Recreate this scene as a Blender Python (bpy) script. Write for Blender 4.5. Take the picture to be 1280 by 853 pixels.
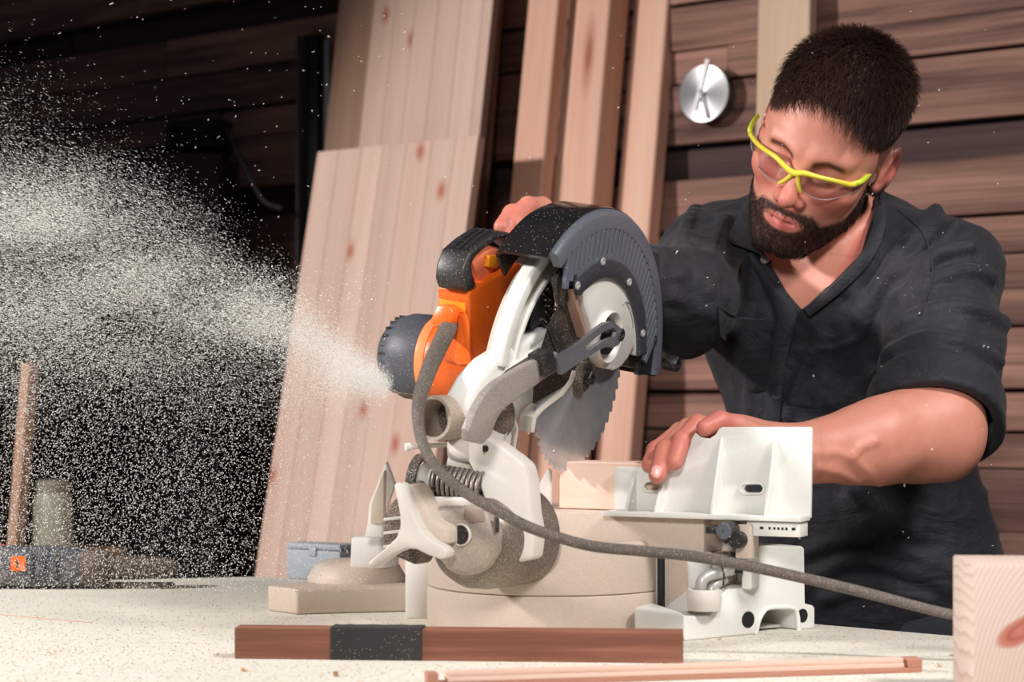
import bpy, bmesh, math, random
import numpy as np
from mathutils import Vector, Matrix
from mathutils.geometry import tessellate_polygon

for _o in list(bpy.data.objects):
    bpy.data.objects.remove(_o, do_unlink=True)
SC = bpy.context.scene
COL = SC.collection
random.seed(7)
RNG = np.random.default_rng(11)

# ------------------------------------------------------------------ camera
F_PX, HZ_Y, CAM_Z = 2300.0, 500.0, 1.10      # focal length in pixels, horizon row, eye height
cam_data = bpy.data.cameras.new('camera')
cam_data.sensor_width = 36.0
cam_data.lens = F_PX / 1280.0 * 36.0
cam_data.shift_y = (HZ_Y - 426.5) / 1280.0
cam_data.clip_start, cam_data.clip_end = 0.05, 60
cam_data.dof.use_dof = True
cam_data.dof.focus_distance = 2.06
cam_data.dof.aperture_fstop = 6.0
cam = bpy.data.objects.new('camera', cam_data)
cam.location = (0, 0, CAM_Z)
cam.rotation_euler = (math.radians(90), 0, 0)
COL.objects.link(cam)
SC.camera = cam

# ------------------------------------------------------------------ world, lights, exposure
world = bpy.data.worlds.new('workshop_ambient')
SC.world = world
world.use_nodes = True
world.node_tree.nodes['Background'].inputs['Color'].default_value = (0.80, 0.86, 1.0, 1)
world.node_tree.nodes['Background'].inputs['Strength'].default_value = 0.04
SC.view_settings.view_transform = 'Standard'
SC.view_settings.look = 'None'
SC.view_settings.gamma = 1.0
SC.view_settings.use_curve_mapping = False
SC.view_settings.exposure = 0.0


def aim(o, target):
    d = Vector(target) - o.location
    o.rotation_euler = d.to_track_quat('-Z', 'Y').to_euler()


def spot(name, loc, target, energy, size_deg, blend, radius, color):
    d = bpy.data.lights.new(name, 'SPOT')
    d.energy, d.spot_size, d.spot_blend, d.shadow_soft_size, d.color = energy, math.radians(size_deg), blend, radius, color
    o = bpy.data.objects.new(name, d)
    o.location = loc
    COL.objects.link(o)
    aim(o, target)
    return o


def area(name, loc, target, energy, size, color):
    d = bpy.data.lights.new(name, 'AREA')
    d.energy, d.shape, d.size, d.color = energy, 'DISK', size, color
    o = bpy.data.objects.new(name, d)
    o.location = loc
    COL.objects.link(o)
    aim(o, target)
    return o


spot('key_spot_lamp', (-2.30, 1.65, 2.15), (0.40, 2.60, 1.05), 330, 72, 0.35, 0.10, (1.0, 0.96, 0.94))
spot('front_spot_lamp', (-0.25, -0.7, 2.2), (0.8, 2.5, 1.05), 215, 42, 0.6, 0.25, (1.0, 0.96, 0.95))
spot('right_fill_spot', (1.3, 0.9, 2.6), (0.10, 2.0, 0.95), 170, 52, 0.5, 0.18, (1.0, 0.97, 0.95))  # added fill from the upper right, brightens saw and bench


# ------------------------------------------------------------------ pixel <-> place
def PX(x, y, Y):
    return np.array(((x - 640.0) / F_PX * Y, Y, CAM_Z + (HZ_Y - y) / F_PX * Y))


def PL(x, y, p0, n):
    """point of plane (p0, n) seen at pixel x, y"""
    o = np.array((0, 0, CAM_Z))
    d = np.array(((x - 640.0) / F_PX, 1.0, (HZ_Y - y) / F_PX))
    n = np.asarray(n, float)
    return o + d * (np.dot(np.asarray(p0) - o, n) / np.dot(d, n))


def nrm(a):
    a = np.asarray(a, float)
    return a / np.linalg.norm(a)


# ------------------------------------------------------------------ materials
def lin(c):
    out = []
    for v in c[:3]:
        v = v / 255.0
        out.append(v / 12.92 if v <= 0.04045 else ((v + 0.055) / 1.055) ** 2.4)
    return (*out, 1.0)


class NT:
    def __init__(self, name):
        self.m = bpy.data.materials.new(name)
        self.m.use_nodes = True
        self.t = self.m.node_tree
        self.t.nodes.clear()
        self.out = self.t.nodes.new('ShaderNodeOutputMaterial')
        self.b = self.t.nodes.new('ShaderNodeBsdfPrincipled')
        self.t.links.new(self.b.outputs[0], self.out.inputs[0])

    def n(self, typ, **kw):
        nd = self.t.nodes.new('ShaderNode' + typ)
        for k, v in kw.items():
            if hasattr(nd, k):
                setattr(nd, k, v)
            else:
                nd.inputs[k].default_value = v
        return nd

    def l(self, a, b):
        self.t.links.new(a, b)

    def coords(self, scale=(1, 1, 1), rand=True, kind='Object'):
        tc = self.n('TexCoord')
        src = tc.outputs[kind]
        if rand:
            oi = self.n('ObjectInfo')
            mul = self.n('VectorMath', operation='SCALE')
            comb = self.n('CombineXYZ')
            for i in range(3):
                self.l(oi.outputs['Random'], comb.inputs[i])
            self.l(comb.outputs[0], mul.inputs[0])
            mul.inputs['Scale'].default_value = 17.0
            add = self.n('VectorMath', operation='ADD')
            self.l(src, add.inputs[0])
            self.l(mul.outputs[0], add.inputs[1])
            src = add.outputs[0]
        mp = self.n('Mapping')
        mp.inputs['Scale'].default_value = scale
        self.l(src, mp.inputs[0])
        return mp.outputs[0]

    def noise(self, vec, scale, detail=4, rough=0.55, dist=0.0):
        nd = self.n('TexNoise')
        nd.inputs['Scale'].default_value = scale
        nd.inputs['Detail'].default_value = detail
        nd.inputs['Roughness'].default_value = rough
        nd.inputs['Distortion'].default_value = dist
        if vec is not None:
            self.l(vec, nd.inputs['Vector'])
        return nd.outputs['Fac']

    def ramp(self, fac, stops):
        r = self.n('ValToRGB')
        els = r.color_ramp.elements
        while len(els) < len(stops):
            els.new(0.5)
        for e, (p, c) in zip(els, stops):
            e.position = p
            e.color = c if len(c) == 4 else (*c, 1)
        self.l(fac, r.inputs[0])
        return r.outputs[0]

    def mix(self, fac, a, b, blend='MIX'):
        m = self.n('Mix', data_type='RGBA', blend_type=blend)
        for sock, v in ((m.inputs[0], fac), (m.inputs[6], a), (m.inputs[7], b)):
            if isinstance(v, (int, float)):
                sock.default_value = v
            elif isinstance(v, tuple):
                sock.default_value = v
            else:
                self.l(v, sock)
        return m.outputs[2]

    def math(self, op, a, b=None):
        m = self.n('Math', operation=op)
        for i, v in enumerate((a, b)):
            if v is None:
                continue
            if isinstance(v, (int, float)):
                m.inputs[i].default_value = v
            else:
                self.l(v, m.inputs[i])
        return m.outputs[0]

    def bump(self, h, strength=0.2, dist=0.002):
        b = self.n('Bump')
        b.inputs['Strength'].default_value = strength
        b.inputs['Distance'].default_value = dist
        self.l(h, b.inputs['Height'])
        self.l(b.outputs[0], self.b.inputs['Normal'])

    def col(self, v):
        if isinstance(v, tuple):
            self.b.inputs['Base Color'].default_value = v
        else:
            self.l(v, self.b.inputs['Base Color'])

    def set(self, rough=None, metal=None, spec=None, **kw):
        if rough is not None:
            self.b.inputs['Roughness'].default_value = rough
        if metal is not None:
            self.b.inputs['Metallic'].default_value = metal
        if spec is not None:
            self.b.inputs['Specular IOR Level'].default_value = spec
        for k, v in kw.items():
            self.b.inputs[k].default_value = v
        return self.m


MATS = {}


def plain(name, rgb, rough=0.5, metal=0.0, var=0.12, dust=0.0, bump=0.0, spec=0.5, scale=60.0, dust_rgb=(196, 172, 148)):
    """a painted / moulded surface: gentle tone variation, wear and clinging dust specks"""
    if name in MATS:
        return MATS[name]
    t = NT(name)
    v = t.coords((1, 1, 1))
    c = lin(rgb)
    f = t.noise(v, scale * 0.4, 5)
    dark = tuple(x * (1 - var) for x in c[:3]) + (1,)
    lite = tuple(min(1, x * (1 + var)) for x in c[:3]) + (1,)
    base = t.mix(f, dark, lite)
    if dust > 0:
        vo = t.n('TexVoronoi')
        vo.inputs['Scale'].default_value = 1050.0
        t.l(v, vo.inputs['Vector'])
        sc_ = t.n('SeparateColor')
        t.l(vo.outputs['Color'], sc_.inputs[0])
        sm = t.noise(v, 16, 4, 0.6)
        on = t.math('LESS_THAN', sc_.outputs[0], t.math('MULTIPLY', t.math('ADD', sm, 0.25), dust * 1.3))
        dot = t.ramp(vo.outputs['Distance'], [(0.30, (1, 1, 1)), (0.48, (0, 0, 0))])
        veil = t.math('MULTIPLY', t.ramp(sm, [(0.35, (0, 0, 0)), (0.7, (1, 1, 1))]), dust * 0.6)
        base = t.mix(veil, base, lin(dust_rgb))
        base = t.mix(t.math('MULTIPLY', t.math('MULTIPLY', dot, on), 0.8), base, lin(tuple(min(255, x + 24) for x in dust_rgb)))
    t.col(base)
    if bump > 0:
        t.bump(t.noise(v, scale * 6, 3), bump, 0.001)
    MATS[name] = t.set(rough, metal, spec)
    return MATS[name]


def wood(name, light, dark, rough=0.6, grain=26.0, knots=0.0, var=0.18, knot_rgb=(120, 62, 38), contrast=1.0, bump=0.15, axis=0, knot_scale=(2.2, 7.0)):
    """grain runs along the object's own axis (0 = x, 2 = z)"""
    if name in MATS:
        return MATS[name]
    t = NT(name)
    sc = [grain, grain, grain]
    sc[axis] = grain * 0.045
    v = t.coords(tuple(sc))
    fib = t.noise(v, 1.0, 6, 0.62, 0.6)
    sc2 = [grain * 7] * 3
    sc2[axis] = grain * 0.12
    fine = t.noise(t.coords(tuple(sc2)), 1.0, 3, 0.6)
    g = t.math('ADD', t.math('MULTIPLY', fib, 0.75), t.math('MULTIPLY', fine, 0.25))
    mid = 0.5
    base = t.mix(t.ramp(g, [(mid - 0.16 / contrast, (0, 0, 0)), (mid + 0.16 / contrast, (1, 1, 1))]), lin(dark), lin(light))
    if knots > 0:
        ks = [knot_scale[1]] * 3
        ks[axis] = knot_scale[0]
        vv = t.coords(tuple(ks))
        vo = t.n('TexVoronoi')
        vo.voronoi_dimensions = '2D'
        vo.inputs['Scale'].default_value = 1.0
        vo.inputs['Randomness'].default_value = 1.0
        t.l(vv, vo.inputs['Vector'])
        gate = t.n('SeparateColor')
        t.l(vo.outputs['Color'], gate.inputs[0])
        on = t.math('GREATER_THAN', gate.outputs[0], 1.0 - knots)
        ring = t.ramp(vo.outputs['Distance'], [(0.06, (1, 1, 1)), (0.11, (0.55, 0.55, 0.55)), (0.24, (0, 0, 0))])
        base = t.mix(t.math('MULTIPLY', t.math('MULTIPLY', ring, on), 0.85), base, lin(knot_rgb))
    oi = t.n('ObjectInfo')
    br = t.n('HueSaturation')
    br.inputs['Saturation'].default_value = 1.0
    vv = t.math('ADD', t.math('MULTIPLY', oi.outputs['Random'], 2 * var), 1.0 - var)
    t.l(vv, br.inputs['Value'])
    t.l(base, br.inputs['Color'])
    t.col(br.outputs[0])
    t.bump(g, bump, 0.002)
    MATS[name] = t.set(rough, 0.0, 0.35)
    return MATS[name]


# ------------------------------------------------------------------ objects
def tag(o, label=None, cat=None, group=None, kind=None):
    if label:
        o['label'] = label
    if cat:
        o['category'] = cat
    if group:
        o['group'] = group
    if kind:
        o['kind'] = kind
    return o


def empty(name, loc=(0, 0, 0)):
    o = bpy.data.objects.new(name, None)
    o.empty_display_size = 0.05
    o.location = Vector(loc)
    COL.objects.link(o)
    return o


def wmat(o):
    m = Matrix.LocRotScale(o.location, o.rotation_euler, o.scale)
    if o.parent:
        return wmat(o.parent) @ o.matrix_parent_inverse @ m
    return m


def adopt(o, parent):
    if parent is not None:
        o.parent = parent
        o.matrix_parent_inverse = wmat(parent).inverted()
    return o


def link(name, me, mat, parent=None, frame=None):
    o = bpy.data.objects.new(name, me)
    COL.objects.link(o)
    if mat is not None:
        me.materials.append(mat)
    if frame is not None:
        o.location, q, _ = Matrix(frame).decompose()
        o.rotation_euler = q.to_euler()
    adopt(o, parent)
    return o


def finish(bm, name, mat, parent, bevel=0.0, seg=2, smooth=35, frame=None, recenter=True, bev_angle=30):
    """bm holds world coordinates (or frame-local ones when frame is given)"""
    bmesh.ops.remove_doubles(bm, verts=bm.verts, dist=1e-6)
    bmesh.ops.recalc_face_normals(bm, faces=bm.faces)
    if bevel > 0:
        es = [e for e in bm.edges if len(e.link_faces) == 2 and e.calc_face_angle(0) > math.radians(bev_angle)]
        try:
            bmesh.ops.bevel(bm, geom=es, offset=bevel, segments=seg, profile=0.5, affect='EDGES', clamp_overlap=True)
        except Exception:
            pass
    me = bpy.data.meshes.new(name)
    if frame is None and recenter and len(bm.verts):
        c = sum((v.co for v in bm.verts), Vector()) / len(bm.verts)
        for v in bm.verts:
            v.co -= c
        frame = Matrix.Translation(c)
    bm.to_mesh(me)
    bm.free()
    if smooth:
        for p in me.polygons:
            p.use_smooth = True
        me.set_sharp_from_angle(angle=math.radians(smooth))
    return link(name, me, mat, parent, frame)


def axes_frame(o, x, y, z):
    m = Matrix.Identity(4)
    for i, a in enumerate((x, y, z)):
        a = nrm(a)
        for r in range(3):
            m[r][i] = a[r]
    for r in range(3):
        m[r][3] = o[r]
    return m


def box(name, c, ax, half, mat, parent=None, bevel=0.002, seg=2):
    """ax: three axes (x, y, z), half: half sizes; local frame = axes"""
    bm = bmesh.new()
    bmesh.ops.create_cube(bm, size=2.0)
    for v in bm.verts:
        v.co = Vector((v.co.x * half[0], v.co.y * half[1], v.co.z * half[2]))
    return finish(bm, name, mat, parent, bevel, seg, frame=axes_frame(c, *ax))


def hexa(name, pts8, mat, parent=None, bevel=0.0, seg=2):
    bm = bmesh.new()
    vs = [bm.verts.new(Vector(p)) for p in pts8]
    for f in ((0, 1, 2, 3), (7, 6, 5, 4), (0, 4, 5, 1), (1, 5, 6, 2), (2, 6, 7, 3), (3, 7, 4, 0)):
        bm.faces.new([vs[i] for i in f])
    return finish(bm, name, mat, parent, bevel, seg)


def prism_bm(bm, pts, ext, holes=()):
    """pts: 3d outline, ext: extrusion vector, holes: 3d outlines"""
    loops = [[Vector(p) for p in pts]] + [[Vector(p) for p in h] for h in holes]
    flat = [p for lp in loops for p in lp]
    ext = Vector(ext)
    a = [bm.verts.new(p) for p in flat]
    b = [bm.verts.new(p + ext) for p in flat]
    if holes:
        for t in tessellate_polygon(loops):
            bm.faces.new([a[i] for i in t])
            bm.faces.new([b[i] for i in reversed(t)])
    else:
        bm.faces.new(a)
        bm.faces.new(list(reversed(b)))
    k = 0
    for lp in loops:
        n = len(lp)
        for i in range(n):
            j = (i + 1) % n
            bm.faces.new((a[k + i], b[k + i], b[k + j], a[k + j]))
        k += n


def prism(name, pts, ext, mat, parent=None, bevel=0.0, seg=2, holes=(), smooth=35, bev_angle=30):
    bm = bmesh.new()
    prism_bm(bm, pts, ext, holes)
    return finish(bm, name, mat, parent, bevel, seg, smooth, bev_angle=bev_angle)


def catmull(pts, sub=8, vals=None):
    P = np.asarray(pts, float)
    n = len(P)
    ext = np.vstack((2 * P[0] - P[1], P, 2 * P[-1] - P[-2]))
    out, ov = [], []
    for i in range(n - 1):
        p0, p1, p2, p3 = ext[i:i + 4]
        for k in range(sub):
            s = k / sub
            out.append(0.5 * ((2 * p1) + (-p0 + p2) * s + (2 * p0 - 5 * p1 + 4 * p2 - p3) * s * s + (-p0 + 3 * p1 - 3 * p2 + p3) * s ** 3))
            if vals is not None:
                ov.append(vals[i] * (1 - s) + vals[i + 1] * s)
    out.append(P[-1])
    if vals is not None:
        ov.append(vals[-1])
    return np.array(out), (np.array(ov) if vals is not None else None)


def tube_bm(bm, pts, radius, seg=10, sub=6, caps=True, flat=1.0, closed=False):
    rad = radius if hasattr(radius, '__len__') else [radius] * len(pts)
    if sub > 1:
        P, R = catmull(pts, sub, list(rad))
    else:
        P, R = np.asarray(pts, float), np.asarray(rad, float)
    T = np.gradient(P, axis=0)
    T /= np.linalg.norm(T, axis=1)[:, None] + 1e-12
    up = np.array((0, 0, 1.0)) if abs(T[0][2]) < 0.9 else np.array((1.0, 0, 0))
    N = nrm(np.cross(T[0], up))
    rings = []
    for i in range(len(P)):
        N = N - T[i] * np.dot(N, T[i])
        N = nrm(N)
        B = np.cross(T[i], N)
        rings.append([bm.verts.new(Vector(P[i] + R[i] * (math.cos(2 * math.pi * k / seg) * N * flat + math.sin(2 * math.pi * k / seg) * B))) for k in range(seg)])
    for i in range(len(rings) - 1):
        for k in range(seg):
            j = (k + 1) % seg
            bm.faces.new((rings[i][k], rings[i][j], rings[i + 1][j], rings[i + 1][k]))
    if caps:
        bm.faces.new(list(reversed(rings[0])))
        bm.faces.new(rings[-1])


def tube(name, pts, radius, mat, parent=None, seg=10, sub=6, flat=1.0, caps=True):
    bm = bmesh.new()
    tube_bm(bm, pts, radius, seg, sub, caps, flat)
    return finish(bm, name, mat, parent, smooth=50)


def perp(ax):
    ax = nrm(ax)
    a = np.array((0, 0, 1.0)) if abs(ax[2]) < 0.9 else np.array((1.0, 0, 0))
    x = nrm(np.cross(a, ax))
    return x, np.cross(ax, x)


def lathe_bm(bm, o, ax, prof, seg=32, a0=0.0, a1=360.0, xy=None):
    """prof: list of (along, radius); full turn closes; end radii 0 close to a point"""
    ax = nrm(ax)
    x, y = xy if xy is not None else perp(ax)
    full = abs(a1 - a0 - 360) < 1e-6
    ns = seg if full else seg + 1
    rings = []
    for (t, r) in prof:
        if r <= 1e-7:
            rings.append([bm.verts.new(Vector(np.asarray(o) + ax * t))])
            continue
        ring = []
        for k in range(ns):
            a = math.radians(a0 + (a1 - a0) * k / seg)
            ring.append(bm.verts.new(Vector(np.asarray(o) + ax * t + r * (math.cos(a) * np.asarray(x) + math.sin(a) * np.asarray(y)))))
        rings.append(ring)
    for A, B in zip(rings[:-1], rings[1:]):
        m = seg if full else seg
        for k in range(m):
            j = (k + 1) % ns if full else k + 1
            if len(A) == 1 and len(B) == 1:
                continue
            if len(A) == 1:
                bm.faces.new((A[0], B[j], B[k]))
            elif len(B) == 1:
                bm.faces.new((A[k], A[j], B[0]))
            else:
                bm.faces.new((A[k], A[j], B[j], B[k]))
    return rings


def lathe(name, o, ax, prof, mat, parent=None, seg=32, bevel=0.0, smooth=35, a0=0.0, a1=360.0, xy=None):
    bm = bmesh.new()
    lathe_bm(bm, o, ax, prof, seg, a0, a1, xy)
    return finish(bm, name, mat, parent, bevel, 2, smooth)


def sector(name, o, xy, ax, loop, a0, a1, mat, parent=None, seg=48, bevel=0.0, smooth=35):
    """closed cross-section loop of (along, radius) swept through an angle, end caps closed"""
    bm = bmesh.new()
    full = abs(a1 - a0 - 360) < 1e-6
    ns = seg if full else seg + 1
    ax = nrm(ax)
    rings = []
    for k in range(ns):
        a = math.radians(a0 + (a1 - a0) * k / seg)
        d = math.cos(a) * np.asarray(xy[0]) + math.sin(a) * np.asarray(xy[1])
        rings.append([bm.verts.new(Vector(np.asarray(o) + ax * t + d * r)) for (t, r) in loop])
    n = len(loop)
    for k in range(ns if full else ns - 1):
        A, B = rings[k], rings[(k + 1) % ns]
        for i in range(n):
            j = (i + 1) % n
            bm.faces.new((A[i], A[j], B[j], B[i]))
    if not full:
        bm.faces.new(rings[0])
        bm.faces.new(list(reversed(rings[-1])))
    return finish(bm, name, mat, parent, bevel, 2, smooth)


UP = np.array((0, 0, 1.0))

# ================================================================== the room
TZ = 0.85                                   # bench top height
WD = nrm((0.809, -0.588, 0))                # along the plank wall, to the right and nearer
WN = nrm((-0.588, -0.809, 0))               # out of the wall, towards the camera
W0 = np.array((0.407, 3.60, 0.0))           # a point at the foot of the wall face

M_plank = wood('weathered_plank', (172, 128, 112), (74, 50, 45), 0.8, 22, 0.12, 0.26, (40, 26, 24), 1.1, 0.5)
M_plank_dark = wood('dark_plank', (80, 60, 56), (38, 28, 28), 0.8, 22, 0.05, 0.15, (24, 18, 18), 1.0, 0.5)
M_pine = wood('pine_board', (228, 186, 162), (210, 154, 130), 0.55, 16, 0.05, 0.07, (150, 76, 48), 0.9, 0.08, knot_scale=(2.4, 13.0))
M_pine_panel = wood('pine_panel', (212, 186, 171), (198, 160, 143), 0.55, 15, 0.16, 0.07, (166, 84, 54), 0.8, 0.06, knot_scale=(8.0, 15.0))
M_pine_grey = wood('dull_pine', (170, 136, 112), (140, 106, 88), 0.6, 15, 0.2, 0.08, (90, 56, 40), 0.9, 0.08)  # pine in a darker, duller tone
M_oldpine = wood('stud_pine', (204, 176, 150), (178, 146, 120), 0.6, 16, 0.15, 0.06, (150, 84, 50), 0.9, 0.1, knot_scale=(3.0, 9.0))
M_dark = plain('dark_wall_backing', (24, 18, 17), 0.9)
M_floor = plain('concrete_floor', (92, 84, 80), 0.85, var=0.25, bump=0.2, scale=20)

# floor
bm = bmesh.new()
bmesh.ops.create_grid(bm, x_segments=2, y_segments=2, size=4.2)
for v in bm.verts:
    v.co += Vector((0, 2.0, 0))
tag(finish(bm, 'floor', M_floor, None), 'grey concrete workshop floor', None, None, 'structure')

# wall: dark sheathing with single horizontal planks in front
wall = box('wall_back', W0 + WD * -0.9 - WN * 0.06 + UP * 1.35, (WD, -WN, UP), (3.1, 0.03, 1.35), M_dark, None, 0)
tag(wall, 'rustic back wall clad in dark weathered horizontal planks', None, None, 'structure')


def rowz(y):
    return CAM_Z + (HZ_Y - y) / 708.0


rows = [(147, 193, 1), (193, 266, 0), (268, 315, 0), (316, 361, 0), (362, 408, 0), (410, 487, 0), (490, 539, 0), (541, 585, 0), (586, 665, 0), (667, 720, 0),
        (722, 790, 0), (792, 850, 0), (852, 930, 1), (932, 1000, 0), (1002, 1080, 0), (1082, 1160, 0), (1162, 1240, 0), (60, 144, 0), (12, 58, 0), (-52, 10, 0),
        (-120, -54, 0), (-170, -122, 1), (-250, -172, 0), (-320, -252, 0)]
cuts = {0: [-0.5], 1: [-0.20], 2: [-0.9], 3: [0.05], 17: [-0.62], 18: [0.02], 4: [-0.6], 5: [-0.21], 6: [-0.21], 7: [-0.31]}
for i, (ya, yb, dk) in enumerate(rows):
    za, zb = rowz(yb), rowz(ya)
    marks = [-3.9] + sorted(cuts.get(i, [])) + [2.2]
    extra = random.uniform(-2.6, -1.3)
    marks.insert(1, extra)
    for a, b in zip(marks[:-1], marks[1:]):
        proud = random.uniform(0.0, 0.010) - (0.028 if dk else 0)
        dz = random.uniform(-0.002, 0.002)
        c = W0 + WD * ((a + b) / 2) + UP * ((za + zb) / 2 + dz) + WN * (proud - 0.014)
        tilt = random.uniform(-0.004, 0.004)
        ax = nrm(WD + UP * tilt)
        az = nrm(np.cross(ax, -WN))
        box('plank', c, (ax, -WN, az), ((b - a) / 2 - 0.0015, 0.014, (zb - za) / 2 - 0.0008), M_plank_dark if dk else M_plank, wall, 0.0025, 1)


# ------------------------------------------------------------------ timber leaning against the wall
def lean_axis(slope):
    """unit vector running up a board that leans back onto the wall"""
    return nrm(UP - WN * slope)


def leaning(p_front_left, slope, width, thick, top_z, mat, name, parent=None, bevel=0.0015, bottom_z=0.0):
    """p_front_left: any point of its front left long edge"""
    up = lean_axis(slope)
    p = np.asarray(p_front_left, float)
    top = p + up * ((top_z - p[2]) / up[2])
    bot = p + up * ((bottom_z - p[2]) / up[2])
    zn = nrm(np.cross(WD, up))
    if np.dot(zn, WN) < 0:
        zn = -zn
    bot = bot + up * max(0.0, thick * slope * 0.98)        # its lower back edge rests on the floor
    c = (top + bot) / 2 + WD * width / 2 - zn * thick / 2
    return box(name, c, (-up, WD, np.cross(-up, WD)), (np.linalg.norm(top - bot) / 2, width / 2, thick / 2), mat, parent, bevel, 1), up, zn


def panel(name, p, slope, widths, thick, top_z, mat, label):
    up = lean_axis(slope)
    foot = np.asarray(p) + up * ((0 - p[2]) / up[2])
    root = empty(name, foot)
    tag(root, label, 'wood panel')
    q = np.asarray(p, float)
    for w in widths:
        leaning(q + nrm(np.cross(WD, up)) * 0, slope, w - 0.0006, thick, top_z, mat, 'stave', root, 0.0007)
        q = q + WD * w
    return root


fp = PX(397, 190, 3.75)
panel('laminated_panel', fp, 0.215, [0.058, 0.062, 0.055, 0.06, 0.064, 0.058, 0.054], 0.022, fp[2], M_pine_panel,
      'wide pale pine panel leaning lowest and foremost against the wall, left of the saw')
rp = PX(462, 60, 3.93)
panel('laminated_panel', rp, 0.165, [0.06, 0.056, 0.062, 0.06, 0.058, 0.025], 0.022, 2.35, M_pine_panel,
      'tall knotty pine panel rising behind the shorter panel and past the top edge')
b, _, _ = leaning(PX(424, 0, 4.02), 0.15, 0.12, 0.02, 2.4, M_pine_grey, 'pine_board')
tag(b, 'dull brown-grey board at the far left edge of the leaning pine panels', 'board')
b, _, _ = leaning(PX(598, 0, 3.86), 0.13, 0.052, 0.02, 2.38, M_pine_grey, 'pine_board')
tag(b, 'thin brown board whose edge shows right of the tall knotty panel', 'board')

for x0, wpx, tpx, lab in ((660, 38, 14, 'narrow squared pine beam, leftmost of three leaning behind the saw'),
                          (712, 49.5, 25, 'thickest squared pine beam, middle of three leaning behind the saw'),
                          (793, 40, 15, 'squared pine beam nearest the wall clock, rightmost of three leaning')):
    p = PX(x0, 0, 3.70)
    o, _, _ = leaning(p, 0.155, wpx / 507.0, tpx / 350.0, 2.3, M_pine, 'pine_beam', None, 0.003)
    tag(o, lab, 'beam', 'pine beams leaning on the plank wall')

o, _, _ = leaning(PX(948, 0, 3.47), 0.045, 0.108, 0.03, 2.35, M_oldpine, 'pine_plank')
tag(o, 'upright yellowish pine plank against the wall behind the head of the man', 'plank')

# black strip standing in for a dark gap, and a bright strip
M_black = plain('near_black', (20, 18, 19), 0.55)
M_steelstrip = plain('grey_steel_strip', (150, 150, 155), 0.4, 0.6)
p1, p2 = PX(378, 60, 4.12), PX(402, 60, 4.12)
o = box('dark_gap_strip', (p1[0] / 2 + p2[0] / 2, 4.14, 0.96), (WD, -WN, UP), (0.024, 0.014, 0.96), M_black, None, 0.002)
tag(o, 'black upright strip standing in for the dark gap left of the panels', 'dark strip')
tag(box('edge_trim', (p1[0] - 0.004, 4.12, 0.96), (WD, -WN, UP), (0.0022, 0.013, 0.955), plain('gap_edge', (86, 82, 86), 0.5), o, 0.0005), 'grey edge trim')
s = PX(409, 50, 4.10)
o = box('steel_strip', (s[0], 4.10, s[2] / 2), (WD, -WN, UP), (0.007, 0.004, s[2] / 2), M_steelstrip, None, 0.001)
tag(o, 'narrow bright steel strip peeking out beside the leaning panels', 'metal strip')

# wall clock
cc = PL(880, 117, W0 + WN * 0.05, WN)
clock = empty('wall_clock', cc)
tag(clock, 'small round brushed steel wall clock on the planks', 'clock')
t = NT('brushed_clock_face')
t.col(lin((150, 147, 148)))
t.set(0.34, 1.0, Anisotropic=0.85)
tan = t.n('Tangent')
tan.direction_type, tan.axis = 'RADIAL', 'Z'
t.l(tan.outputs[0], t.b.inputs['Tangent'])
M_clock = t.m
CX, CY = WD, UP
bm = bmesh.new()
lathe_bm(bm, (0, 0, 0), (0, 0, 1), [(-0.035, 0.0), (-0.035, 0.05), (-0.004, 0.056), (0.0, 0.057), (0.002, 0.055), (0.002, 0.0)], 48)
finish(bm, 'clock_face', M_clock, clock, frame=axes_frame(cc, CX, CY, np.cross(CX, CY)))
M_hand = plain('clock_hand_white', (235, 232, 230), 0.35)
M_handg = plain('clock_hand_grey', (150, 146, 148), 0.35)
for a, bpt, wdt, m in (((884.5, 74), (868, 138), 0.0045, M_hand), ((875, 112), (885, 148), 0.004, M_handg)):
    pa, pb = PL(*a, cc + WN * 0.006, WN), PL(*bpt, cc + WN * 0.006, WN)
    ax = nrm(pb - pa)
    box('clock_hand', (pa + pb) / 2, (ax, np.cross(WN, ax), WN), (np.linalg.norm(pb - pa) / 2, wdt, 0.001), m, clock, 0.0003)
lathe('hub_pin', cc + WN * 0.002, WN, [(0, 0.004), (0.007, 0.004), (0.008, 0.0)], M_handg, clock, 16)

# ------------------------------------------------------------------ dim things at the dark left end
M_cab = plain('dusty_cabinet', (52, 46, 46), 0.8)
M_cloth_black = plain('black_rubber', (16, 15, 16), 0.7)
a, b2 = PX(132, 190, 4.08), PX(278, 205, 4.08)
cab = empty('tool_cabinet', ((a[0] + b2[0]) / 2, 4.18, 0))
tag(cab, 'dim grey tool cabinet half hidden by the sawdust at the dark left', 'cabinet')
ccx = (a[0] + b2[0]) / 2
hz = a[2] / 2
box('body', (ccx, 4.19, hz), ((1, 0, 0), (0, 1, 0), UP), (0.128, 0.10, hz), M_cab, cab, 0.006)
box('door', (ccx, 4.082, hz), ((1, 0, 0), (0, 1, 0), UP), (0.122, 0.008, hz - 0.03), M_cab, cab, 0.003)
tube('handle', [(ccx + 0.085, 4.076, hz + 0.10), (ccx + 0.085, 4.052, hz + 0.115), (ccx + 0.085, 4.052, hz + 0.20), (ccx + 0.085, 4.076, hz + 0.215)], 0.005, M_black, cab, 8, 3)
q = PX(250, 200, 4.17)
sack = empty('hose_coil', (q[0], 4.17, a[2]))
tag(sack, 'black coiled hose lying on the dim tool cabinet', 'hose')
bm = bmesh.new()
pts = []
for k in range(90):
    an = k / 90 * 2 * math.pi * 4
    rr = 0.062 + 0.008 * math.sin(an * 0.31)
    pts.append((q[0] + rr * math.cos(an), 4.17 + rr * math.sin(an), a[2] + 0.012 + k / 90 * 0.055 - 0.0))
tube_bm(bm, pts, 0.013, 8, 2)
finish(bm, 'coil', M_cloth_black, sack, smooth=60)
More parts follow.
